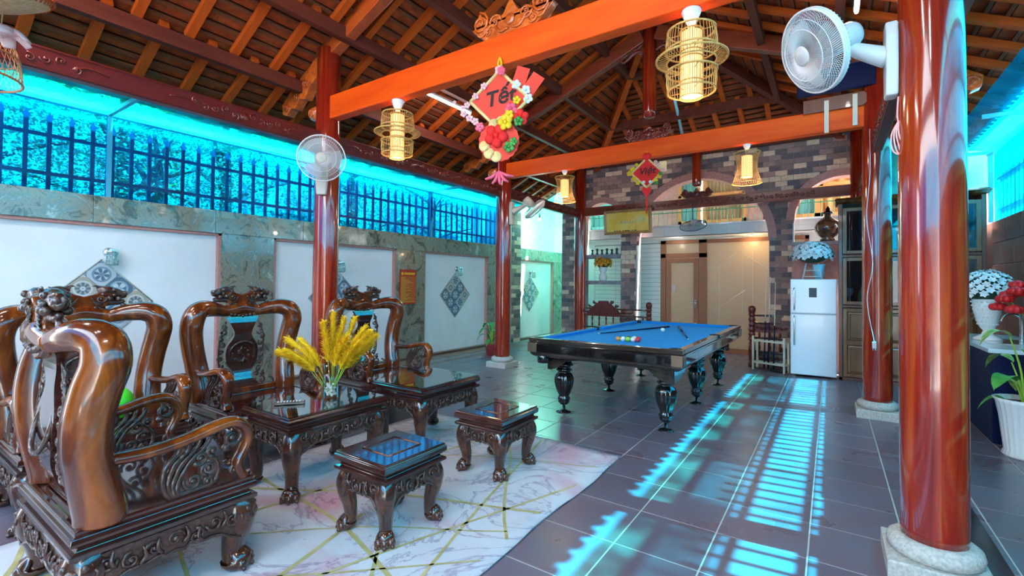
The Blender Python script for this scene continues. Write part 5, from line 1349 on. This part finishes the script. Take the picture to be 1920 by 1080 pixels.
# ================================================================== FANS
def wall_fan(label, base_loc, out, head, face, R_=.225, body='cream', arm=True, badge=None):
    # base_loc: point on the column; out: outward direction; head: centre of the grill; face: direction it blows
    t = thing('wall_fan', label, 'fan', base_loc); o = Vector(out).normalized(); b = Vector(base_loc); H = Vector(head)-b; f = Vector(face).normalized()
    q = o.to_track_quat('Y', 'Z').to_matrix().to_4x4()
    MB().prism([(-.05, -.20), (.05, -.20), (.065, -.05), (.062, .12), (.04, .20), (-.04, .20), (-.062, .12), (-.065, -.05)], 0, .055, q @ Matrix(((1, 0, 0, 0), (0, 0, 1, 0), (0, 1, 0, 0), (0, 0, 0, 1)))).build('mount', body, t, .012)
    back = H-f*.20
    MB().sweep(cr([tuple(o*.04+Vector((0, 0, .02)))+(.055,), tuple((o*.10).lerp(back, .5)+Vector((0, 0, -.0)))+(.040,), tuple(back+Vector((0, 0, -.04)))+(.030,)], 5), 12).build('arm', body, t)
    qf = f.to_track_quat('Z', 'Y').to_matrix().to_4x4(); Mx = Matrix.Translation(H) @ qf
    MB().lathe([(.03, -.27), (.06, -.265), (.072, -.24), (.074, -.12), (.06, -.085)], 20, Mx=Mx).build('motor', body, t)
    g_ = MB(); n_ = 120
    for k in range(n_):
        a = 2*PI*k/n_; ca, sa = math.cos(a), math.sin(a); ch, sh = math.cos(a+.25), math.sin(a+.25)
        g_.sweep([(.055*ca, .055*sa, .060, .0017), (R_*.72*math.cos(a+.12), R_*.72*math.sin(a+.12), .048, .0017), (R_*ch, R_*sh, .0, .0017)], 3, Mx=Mx)
        if k % 2 == 0: g_.sweep([(.06*ca, .06*sa, -.085, .0017), (R_*.75*ca, R_*.75*sa, -.078, .0017), (R_*.97*ca, R_*.97*sa, -.045, .0017), (R_*ca, R_*sa, -.02, .0017)], 3, Mx=Mx)
    def rg_(r_, z, th): 
        v0 = MB(); v0.ring((0, 0, z), r_, th, 44, 6); g_.add(v0.v, v0.f, True, Mx)
    rg_(R_, 0, .007); rg_(R_*.62, .052, .0028); rg_(R_*.83, .036, .002); rg_(R_, -.012, .007); rg_(R_, -.024, .007)
    g_.build('grill', 'grill', t)
    v0 = MB(); v0.lathe([(.0, .068), (.04, .067), (.056, .060), (.056, .052), (0, .052)], 24, Mx=Mx); c_ = v0.build('badge', body if badge is None else badge, t)
    bl = MB()
    for k in range(3):
        a0 = 2*PI*k/3; vv = []
        for i in range(7):
            for j in range(5):
                u, v = i/6, j/4; r_ = .045+(R_*.88-.045)*u; a = a0+(-.55+1.1*v)*(.55+.45*math.sin(u*2.4)); vv.append((r_*math.cos(a), r_*math.sin(a), -.02+.045*(v-.5)))
        bl.add(vv, [(i*5+j, i*5+j+1, i*5+j+6, i*5+j+5) for i in range(6) for j in range(4)], True, Mx)
    bl.lathe([(.045, -.05), (.048, .01), (.02, .03)], 18, Mx=Mx); bl.build('blades', 'fanblade', t)
    return t, Mx
wall_fan('wall fan facing the viewer on the front left column', (-4.66, 3.09, 2.60), (.6, -.8, 0), (-4.385, 2.89, 2.73), (.80, -.58, -.12), .235, 'cream')
wall_fan('wall fan seen from the side on the left middle column', (-4.607, 6.70, 2.66), (1, .05, 0), (-4.22, 6.90, 2.72), (.55, .35, -.72), .22, 'cream')
tf, Mf = wall_fan('big white wall fan at the upper right on the foreground column', (.297, 3.2, 2.66), (-1, -.02, 0), (-.085, 3.04, 2.735), (-.72, -.50, -.40), .222, 'whiteplastic')
tx = bpy.data.curves.new('fan_text', 'FONT'); tx.body = ''; bpy.data.curves.remove(tx)
mm = MB(); mm.prism([(.02, -.008), (.05, -.008), (.05, .008), (.02, .008)], 0, .004, Mf @ Matrix.Translation((0, .03, -.09)) @ Matrix.Rotation(PI/2, 4, 'X')); 
MB().box(-.03, -.02, 0, .03, .02, .003, Mf @ Matrix.Translation((.05, .06, -.075))).build('green_label', plain('green_label', (.02, .45, .22), .4), tf)
cd_ = thing('cable', 'pale power cord bundled below the big white fan', 'cable', (.297, 3.17, 2.45))
m = MB(); m.sweep(cr([(0, 0, 0, .004), (-.005, 0, -.10, .004), (.005, 0, -.16, .004)], 4), 5)
for k in range(4): m.sweep(cr([(0, 0, -.13, .004), (-.03+.01*k, -.01, -.20, .004), (-.025+.015*k, 0, -.28, .004), (.01, .01, -.30, .004), (.02, 0, -.2, .004), (0, 0, -.13, .004)], 4), 5)
m.build('cord', 'palepink', cd_)
cd2 = thing('cable', 'thin white cable with plug hanging down the right middle column', 'cable', (.36, 6.50, 3.2))
m = MB(); m.sweep(cr([(0, 0, 0, .004), (.0, -.02, -.5, .004), (-.03, -.02, -1.0, .004), (.02, -.02, -1.5, .004), (-.03, -.02, -1.9, .004), (.03, -.03, -2.35, .004)], 6), 5); m.build('cord', 'whiteplastic', cd2)
m = MB(); m.cbox((.03, -.03, -2.39), (.035, .03, .07)); m.cyl((.02, -.03, -2.42), (.02, -.03, -2.45), .004, seg=5); m.cyl((.04, -.03, -2.42), (.04, -.03, -2.45), .004, seg=5); m.build('plug', 'whiteplastic', cd2)
tb = thing('ceiling_fan', 'small round grilled fan hanging below the far carved beam', 'fan', (-2.24, 9.62, 2.62), 0, rot=(.55, .0, 0))
m = MB()
for r_ in (.25, .21, .17, .13, .09, .05): m.ring((0, 0, .02*(1-r_/.25)), r_, .004 if r_ < .25 else .009, 32, 5)
for k in range(40): a = 2*PI*k/40; m.cyl((.04*math.cos(a), .04*math.sin(a), .02), (.25*math.cos(a), .25*math.sin(a), 0), .0018, seg=3)
m.build('grill', 'fence', tb); m = MB()
for k in range(4):
    a = PI*k/2; vv = []
    for i in range(5):
        for j in (0, 1, 2): r_ = .04+.18*i/4; b = a+(-.45+.45*j); vv.append((r_*math.cos(b), r_*math.sin(b), .04+.015*(j-1)))
    m.add(vv, [(i*3+j, i*3+j+1, i*3+j+4, i*3+j+3) for i in range(4) for j in (0, 1)], True)
m.lathe([(.04, .02), (.045, .08), (.03, .12)], 14); m.build('blades', 'fanblade', tb); MB().cyl((0, 0, .1), (0, .20, .42), .010, seg=8).build('rod', 'fence', tb)

# ================================================================== TUBE LIGHTS
def tube(label, p, q, on=True, lamp=True, rr=.016, watts=TUBE_W):
    p = Vector(p); q = Vector(q); L = (q-p).length
    t = thing('tube_light', label, 'lamp', (p+q)/2, 0, rot=(q-p).to_track_quat('X', 'Z').to_euler())
    MB().box(-L/2, -.022, 0, L/2, .022, .03).build('housing', 'whiteplastic', t, .003)
    MB().cyl((-L/2+.02, 0, -.014), (L/2-.02, 0, -.014), rr, seg=10).build('tube', 'tubeglow' if on else plain('unlit_tube', (.35, .66, .82), .4), t)
    if lamp: light('tube_lamp', 'AREA', (0, 0, -.045), watts, (1, .95, .88), t, L, .05)
    return t
tube('lit white tube light under the roof beyond the foreground beam', (-4.52, 4.50, 4.02), (-4.50, 5.46, 4.02))
tube('lit tube light at the top edge above the big fan', (.20, 4.15, 3.98), (.20, 5.30, 3.98))
tube('added unseen fill tube under the roof behind the viewer on the left', (-4.3, -.6, 4.02), (-4.3, .6, 4.02), watts=TUBE_FILL)  # added tubes out of view give neutral fill to the near side
tube('added unseen fill tube under the roof behind the viewer on the right', (-.1, -.8, 4.1), (-.1, .4, 4.1), watts=TUBE_FILL)
tube('added unseen fill tube high under the roof behind the viewer in the middle', (-2.1, -1.5, 4.9), (-2.1, -.3, 4.9), watts=TUBE_FILL)
tube('unlit pale blue tube light on the hip slope right of the dark red king post', (-2.25, 8.3, 4.70), (-2.38, 9.35, 4.34), on=False, lamp=False, rr=.022)

# ================================================================== LUNAR NEW YEAR HANGINGS, SIGNS, TILES
def text_mesh(name, body, size, parent, mat, Mx, ext=.002, shear=.3):
    cu = bpy.data.curves.new(name, 'FONT'); cu.body = body; cu.size = size; cu.extrude = ext; cu.align_x = 'CENTER'; cu.align_y = 'CENTER'; cu.shear = shear; cu.offset = size*.018; cu.resolution_u = 3
    o = bpy.data.objects.new(name, cu); COL.objects.link(o); dg = bpy.context.evaluated_depsgraph_get(); me = bpy.data.meshes.new_from_object(o.evaluated_get(dg)); bpy.data.objects.remove(o); 
    p = bpy.data.objects.new(name, me); COL.objects.link(p); me.materials.clear(); me.materials.append(M[mat]); p.parent = parent; p.matrix_local = Mx; return p
FX = Matrix(((1, 0, 0, 0), (0, 0, -1, 0), (0, 1, 0, 0), (0, 0, 0, 1)))   # x,y -> x,z facing -Y
def fl(m, x, z, r, y=-.02):
    for k in range(5):
        a = 2*PI*k/5+x*9; m.ell((x+r*.7*math.cos(a), y, z+r*.7*math.sin(a)), (r*.52, r*.3, r*.52), 7, 5)
    m.ell((x, y-.008, z), (r*.3, r*.25, r*.3), 6, 4)
def hanging(label, loc, rz, word, big):
    t = thing('new_year_hanging', label, 'decoration', loc, rz); S = .235 if big else .20
    cz = -.36 if big else -.30
    MB().prism([(0, cz+S), (S, cz), (0, cz-S), (-S, cz)], -.006, .008, FX).build('diamond_board', 'red2' if big else 'red', t)
    bo = MB(); q = S+.012
    for a, b in (((0, q), (q, 0)), ((q, 0), (0, -q)), ((0, -q), (-q, 0)), ((-q, 0), (0, q))): bo.sweep([(a[0], -.008, cz+a[1], .014), (b[0], -.008, cz+b[1], .014)], 6)
    bo.build('ribbon_border', 'goldy', t)
    text_mesh('lettering', word, .17 if big else .13, t, 'ink', Matrix.Translation((0, -.012, cz+.02)) @ FX @ Matrix.Rotation(.22 if big else .05, 4, 'Z'))
    MB().sweep(cr([(0, 0, 0, .008), (-.014, 0, -.05, .009), (0, 0, cz+S, .008), (.014, 0, -.05, .008), (0, 0, 0, .008)], 4), 6).build('hanging_loop', 'yellow', t)
    if big:
        m = MB()
        for x, z, r_ in ((0, cz+S+.01, .035), (-.13, cz+.12, .026), (-.20, cz+.04, .026), (-.27, cz-.03, .024), (-.30, cz-.10, .026), (-.25, cz-.14, .028), (-.20, cz-.17, .028), (-.16, cz-.21, .026), (-.31, cz-.05, .018), (-.38, cz+.0, .014)): fl(m, x, z, r_)
        m.build('pink_blossoms', 'palepink', t); m = MB(); fl(m, .02, cz+S, .03, -.04); fl(m, .03, cz+S-.02, .022, -.05); m.build('top_blossom', 'pink', t)
        for (x, z, r_) in ((.17, cz+.17, -.32), (.27, cz+.11, -.62)): MB().prism([(-.055, -.13), (.055, -.13), (.055, .10), (-.055, .10)], 0, .004, Matrix.Translation((x, .005, z)) @ Matrix.Rotation(-r_, 4, 'Y') @ FX).build('red_envelope', 'red2', t)
        m = MB()
        for x, z in ((.14, cz+.12), (.22, cz+.07), (.24, cz-.0)): fl(m, x, z, .035, -.012)
        m.build('white_rosettes', 'petalwhite', t)
        m = MB(); pts = [(.165*math.cos(2*PI*k/40)*(1+.04*(k % 2)), -.50-.20+.165*math.sin(2*PI*k/40)*(1+.04*(k % 2))) for k in range(40)]; m.prism(pts, -.004, .010, FX); m.build('round_fan', 'red2', t)
        m = MB(); fl(m, -.02, -.66, .085, -.03); m.build('red_peony', 'red', t); m = MB(); fl(m, .18, cz-.16, .06, -.03); m.build('red_peony', 'red', t)
        m = MB(); fl(m, -.16, cz-.22, .035, -.02); fl(m, .10, cz-.08, .045, -.02); m.build('deep_pink_blossom', 'pink', t)
        m = MB(); fl(m, .06, cz-.20, .055, -.05); fl(m, .09, cz-.14, .035, -.055); fl(m, .15, cz-.02, .03, -.04); m.build('yellow_blossom', 'yellow', t)
        m = MB()
        for x, z in ((-.08, -.80), (-.02, -.83), (-.12, -.74), (-.04, -.56), (.02, -.54)): m.lathe([(.0, 0), (.045, .0), (.045, .008), (0, .008)], 20, Mx=Matrix.Translation((x, -.012, z)) @ Matrix.Rotation(PI/2, 4, 'X'))
        m.build('gold_coins', 'goldy', t)
        m = MB(); fl(m, .17, cz-.20, .035, -.06); fl(m, .09, -.76, .04, -.04); fl(m, .13, -.72, .03, -.05); m.build('leaf_rosettes', 'green', t)
        MB().cyl((0, 0, -.86), (0, 0, -.96), .004, seg=5).build('string', 'pink', t)
        m = MB()
        for a in (-2.6, -2.0, -1.45, -.9, -.35): m.sweep([(0, 0, -.95, .014), (.07*math.cos(a), 0, -.96+.07*math.sin(a), .024), (.13*math.cos(a), 0, -.96+.10*math.sin(a), .016)], 6, .6)
        m.build('tassel', 'pink', t)
    else:
        m = MB(); m.ell((0, -.01, cz+S+.03), (.065, .04, .055), 12, 8); m.build('pompom', 'red', t)
        m = MB(); m.prism([(.0, -.24), (.07, -.13), (.05, -.08), (0, -.11), (-.05, -.08), (-.07, -.13)], -.01, .02, Matrix.Translation((0, 0, cz-.12)) @ FX); m.build('heart_knot', 'red', t)
        m = MB()
        for x, z, r_ in ((-.24, cz, .035), (-.20, cz+.06, .03), (-.17, cz-.08, .03), (-.12, cz-.14, .03), (.17, cz-.06, .03), (.12, cz-.12, .03), (-.14, cz+.12, .022)): fl(m, x, z, r_)
        m.build('yellow_blossoms', 'yellow', t)
        m = MB(); fl(m, .16, cz+.09, .03); fl(m, .22, cz+.02, .03); fl(m, .12, cz+.14, .025); m.build('pale_blossoms', 'palepink', t)
        m = MB(); fl(m, -.04, cz-.14, .02, -.04); fl(m, .05, cz-.14, .02, -.04); m.build('white_pearls', 'petalwhite', t)
        MB().prism([(.17, cz+.0), (.27, cz+.0), (.27, cz+.15), (.17, cz+.15)], 0, .004, FX).build('gold_envelope', 'goldy', t); m = MB(); fl(m, .19, cz-.03, .028, -.03); fl(m, .13, cz-.16, .025, -.03); m.build('leaf_rosettes', 'green', t)
        MB().sweep([(0, 0, cz-.33, .010), (0, 0, cz-.45, .014), (0, 0, cz-.58, .010)], 8).build('tassel', 'red', t)
hanging('large red lunar new year hanging with black lettering on the foreground beam', (-2.262, 3.112, 3.315), .42, 'Tết', True)
hanging('smaller red lunar new year hanging in front of the brick wall', (-2.165, 6.565, 3.34), .25, 'Việt', False)

gp = thing('gold_plaque', 'gold relief plaque in a wooden frame leaning from the far carved beam', 'picture', (-3.575, 9.60, 2.78), 0, rot=(.10, 0, 0))
PW, PH = .52, .26
m = MB(); m.rect(-PW, -PH, PW, PH, [(0, 0), (0, .035), (-.02, .045), (-.06, .03)], FX); m.build('frame', 'frame', gp)
MB().box(-PW+.06, -.036, -PH+.06, PW-.06, -.03, PH-.06).build('gold_panel', 'gold', gp)
m = MB(); rnd = random.Random(4)
for k in range(9):
    x = -.20+k*.042; m.sweep(cr([(x, -.038, -.02+rnd.uniform(-.02, .03), .007), (x+.03, -.042, .03+rnd.uniform(-.03, .03), .010), (x+.02, -.038, -.03, .008), (x+.055, -.04, -.01, .005)], 4), 5)
m.ring((.31, -.038, .04), .085, .008, 24, 5, Matrix.Rotation(PI/2, 3, 'X')); fl(m, .31, .04, .05, -.038)
for k in range(9): m.ell((-.25+.06*k, -.038, -.165), (.012, .006, .007), 6, 4)
m.build('raised_calligraphy', 'goldrelief', gp)
m = MB()
for k, w_ in ((-5, .015), (-4, .015), (-3, .015), (-1.6, .012), (0, .06), (2, .02), (3.2, .025)): m.box(k*.055-w_, -.039, -.195, k*.055+w_, -.036, -.178)
m.build('small_lettering', 'black', gp)
rs = thing('notice_sign', 'red and gold notice hung on the marble pilaster near the farthest armchair', 'sign', (-6.495, 6.10, 1.36), 0)
SG = Matrix(((0, 0, 1, 0), (1, 0, 0, 0), (0, 1, 0, 0), (0, 0, 0, 1)))
MB().prism([(-.20, -.32), (.20, -.32), (.20, .32), (-.20, .32)], 0, .012, SG).build('board', plain('deep_red_sign', (.50, .03, .015), .35), rs)
MB().prism([(-.18, -.29), (.185, -.29), (.185, .19), (-.18, .19)], .012, .014, SG).build('gold_field', plain('gold_ink_field', (.58, .22, .03), .35), rs)
m = MB(); rnd = random.Random(6)
for k in range(6): m.box(.014, -.10+k*.045, .225, .016, -.065+k*.045, .265)
m.prism([(-.17, .22), (-.12, .22), (-.12, .27), (-.17, .27)], .012, .016, SG); m.build('heading_letters', 'yellow', rs)
m = MB()
for k in range(19): w_ = rnd.uniform(.05, .30); m.box(.0142, .18-w_, .165-k*.0235, .0155, .18, .176-k*.0235)
m.build('text_lines', plain('dark_red_ink', (.42, .01, .01), .5), rs)
NAIL = MB().cyl((-6.495, 6.10, 1.68), (-6.48, 6.10, 1.71), .004, seg=5)

def diamond(label, yc, zc, half, n=3, lampz=True, X=-6.578):
    t = thing('tile_panel', label, 'wall decoration', (X, yc, zc)); s = half*math.sqrt(2)/n
    for i in range(n):
        for j in range(n):
            u = (i-(n-1)/2)*s; v = (j-(n-1)/2)*s; y = (u-v)/math.sqrt(2); z = (u+v)/math.sqrt(2)
            o = MB().box(0, -s/2+.002, -s/2+.002, .014, s/2-.002, s/2-.002).build('patterned_tile', 'pat%d' % ((i*2+j*3+(i*j)) % 3), t, 0, (0, y, z)); o.rotation_euler = (PI/4, 0, 0)
    e = half+.012; m = MB()
    for a, b in (((0, e), (e, 0)), ((e, 0), (0, -e)), ((0, -e), (-e, 0)), ((-e, 0), (0, e))): m.sweep([(.008, a[0], a[1], .008), (.008, b[0], b[1], .008)], 4)
    m.build('edge_trim', 'cement', t); return t
def sconce(label, yc, zc, X=-6.578):
    t = thing('wall_lamp', label, 'lamp', (X, yc, zc))
    MB().lathe([(.055, 0), (.055, .02), (.035, .035)], 20, Mx=Matrix.Rotation(PI/2, 4, 'Y') @ Matrix.Translation((0, 0, 0))).build('back_plate', 'steel', t)
    MB().sweep(cr([(.02, 0, 0, .014), (.07, 0, .03, .014), (.11, 0, .02, .014)], 4), 8).build('arm', 'steel', t)
    MB().lathe([(.05, .01), (.055, .0), (.055, -.012)], 20, (.11, 0, .01)).build('cap', 'steel', t)
    m = MB(); m.lathe([(.042, 0), (.05, -.04), (.05, -.12), (.04, -.145), (.0, -.15)], 20, (.11, 0, 0), caps=False); m.build('glass_shade', film('sconce_glass', (.6, .8, .8), (.7, .8, .8), .4, .2, False) if 'sg' not in M else M['sg'], t)
    m = MB()
    for z in (-.04, -.08, -.12): m.ring((.11, 0, z), .053, .003, 20, 4)
    for k in range(8): a = PI*k/4; m.cyl((.11+.053*math.cos(a), .053*math.sin(a), 0), (.11+.053*math.cos(a), .053*math.sin(a), -.14), .0025, seg=4)
    m.build('cage', 'steel', t)
for yc, lab in ((1.70, 'nearest diamond shaped panel of patterned tiles behind the left armchair'), (4.62, 'diamond tile panel mostly hidden behind the front left column'), (7.52, 'fully visible diamond tile panel in the niche beyond the red notice'), (10.48, 'greenish lit diamond tile panel beyond the left middle column')):
    diamond(lab, yc, 1.19, .46); 
for yc, lab in ((1.76, 'wall lamp above the nearest diamond tile panel'), (4.66, 'wall lamp above the diamond panel behind the column'), (7.56, 'wall lamp above the fully visible diamond panel'), (10.52, 'wall lamp above the diamond panel beyond the middle column')):
    sconce(lab, yc, 1.74)
pb = thing('pendant_bulb', 'bare lit bulb hanging from a dark holder at the far left', 'lamp', (-6.3, 10.5, 3.16)); MB().cyl((0, 0, .06), (0, 0, .8), .006, seg=5).build('cord', 'black', pb); MB().lathe([(.018, 0), (.03, .02), (.022, .12)], 14).build('holder', 'black', pb); MB().ell((0, 0, -.03), .035, 12, 8).build('bulb', 'bulb', pb); light('bulb_lamp', 'POINT', (0, 0, -.10), 70, (.45, 1, .86), pb, .05)

# ================================================================== TREES BEHIND THE LEFT FENCE
def tree(label, x, y, h, R_, n, seed, big=False):
    rnd = random.Random(seed); t = thing('tree', label, 'tree', (x, y, 0), 0, 'trees beyond the left wall')
    tr = MB(); tr.sweep(cr([(0, 0, 0, .14), (.08, .05, h*.4, .11), (-.05, .1, h*.8, .06), (0, 0, h, .02)], 4), 8)
    for k in range(9): a = k*2.4; z = h*(.35+.06*k); tr.sweep(cr([(0, 0, z, .05), (R_*.4*math.cos(a), R_*.4*math.sin(a), z+.3, .03), (R_*.9*math.cos(a), R_*.9*math.sin(a), z+.5, .01)], 3), 5)
    tr.build('trunk', 'bark', t); m = MB(); s = .075 if not big else .16
    for k in range(n):
        d = Vector((rnd.gauss(0, 1), rnd.gauss(0, 1), rnd.gauss(0, 1))).normalized()*(rnd.random()**.45)
        c = Vector((d.x*R_, d.y*R_, h*.62+d.z*h*.42)); cl = .75+.5*math.sin(c.x*5+seed)*math.sin(c.y*5)*math.sin(c.z*5)
        if cl < .5: continue
        a = Vector((rnd.gauss(0, 1), rnd.gauss(0, 1), rnd.gauss(0, .5))).normalized(); b = a.cross(Vector((rnd.random(), rnd.random(), 1))).normalized(); q = s*rnd.uniform(.6, 1.2)
        m.add([c, c+a*q*.5+b*q*.25, c+a*q, c+a*q*.5-b*q*.25], [(0, 1, 2, 3)])
    tag(m.build('foliage', 'leaf' if not big else 'green', t), kind='stuff'); return t
for k, (x, y, h, R_, n, lab) in enumerate([(-8.6, .9, 5.2, 1.5, 14000, 'bushy tree beyond the fence at the far left edge'), (-8.4, 2.3, 4.9, 1.2, 14000, 'bushy tree beyond the fence left of the steel frame post'), (-8.9, 3.9, 5.2, 1.3, 14000, 'tree beyond the fence behind the wall fan column'), (-9.2, 6.8, 4.6, 1.5, 14000, 'tree beyond the fence between the left columns'), (-9.4, 9.6, 4.8, 1.5, 12000, 'tree beyond the fence near the middle column')]):
    tree(lab, x, y, h, R_, n, k+3)
tree('young broad leaved tree right behind the fence near the steel frame post', -7.5, 2.45, 3.4, .38, 260, 20, True)
nb = thing('neighbour_house', 'neighbouring house wall with balcony grilles beyond the far part of the left fence', 'building', (-10.6, 5.2, 0))
MB().box(-.3, 0, 0, 0, 7.5, 3.6).build('wall', 'teal', nb)
for k in range(5):
    f_ = MB(); y = .5+k*1.4
    f_.box(.0, y, 1.9, .04, y+.9, 1.95); f_.box(.0, y, 3.0, .04, y+.9, 3.05); f_.box(0, y, 1.9, .04, y+.05, 3.05); f_.box(0, y+.85, 1.9, .04, y+.9, 3.05)
    for q in range(5): f_.box(.0, y+.15+q*.15, 1.95, .03, y+.17+q*.15, 3.0)
    w_ = f_.build('window_grille', 'steel', nb); MB().box(-.01, y+.05, 1.95, .01, y+.85, 3.0).build('pane', 'glass_b', w_)
gd = MB().box(-40, -30, -.3, 40, 45, -.22); tag(gd.build('ground', plain('outside_ground', (.25, .26, .24), .9)), kind='structure')

STUFFY = ('tail_scrolls', 'carved_beads', 'studs', 'text_lines', 'small_lettering', 'rail_sights', 'gold_coins', 'buttons', 'vine_relief', 'carved_relief', 'raised_calligraphy', 'spindles', 'pink_blossoms', 'yellow_blossoms', 'pale_blossoms', 'white_rosettes', 'leaf_rosettes', 'white_pearls', 'deep_pink_blossom', 'yellow_blossom')
for o in list(COL.objects):
    if o.name.split('.')[0] in STUFFY and o.parent is not None: o['kind'] = 'stuff'
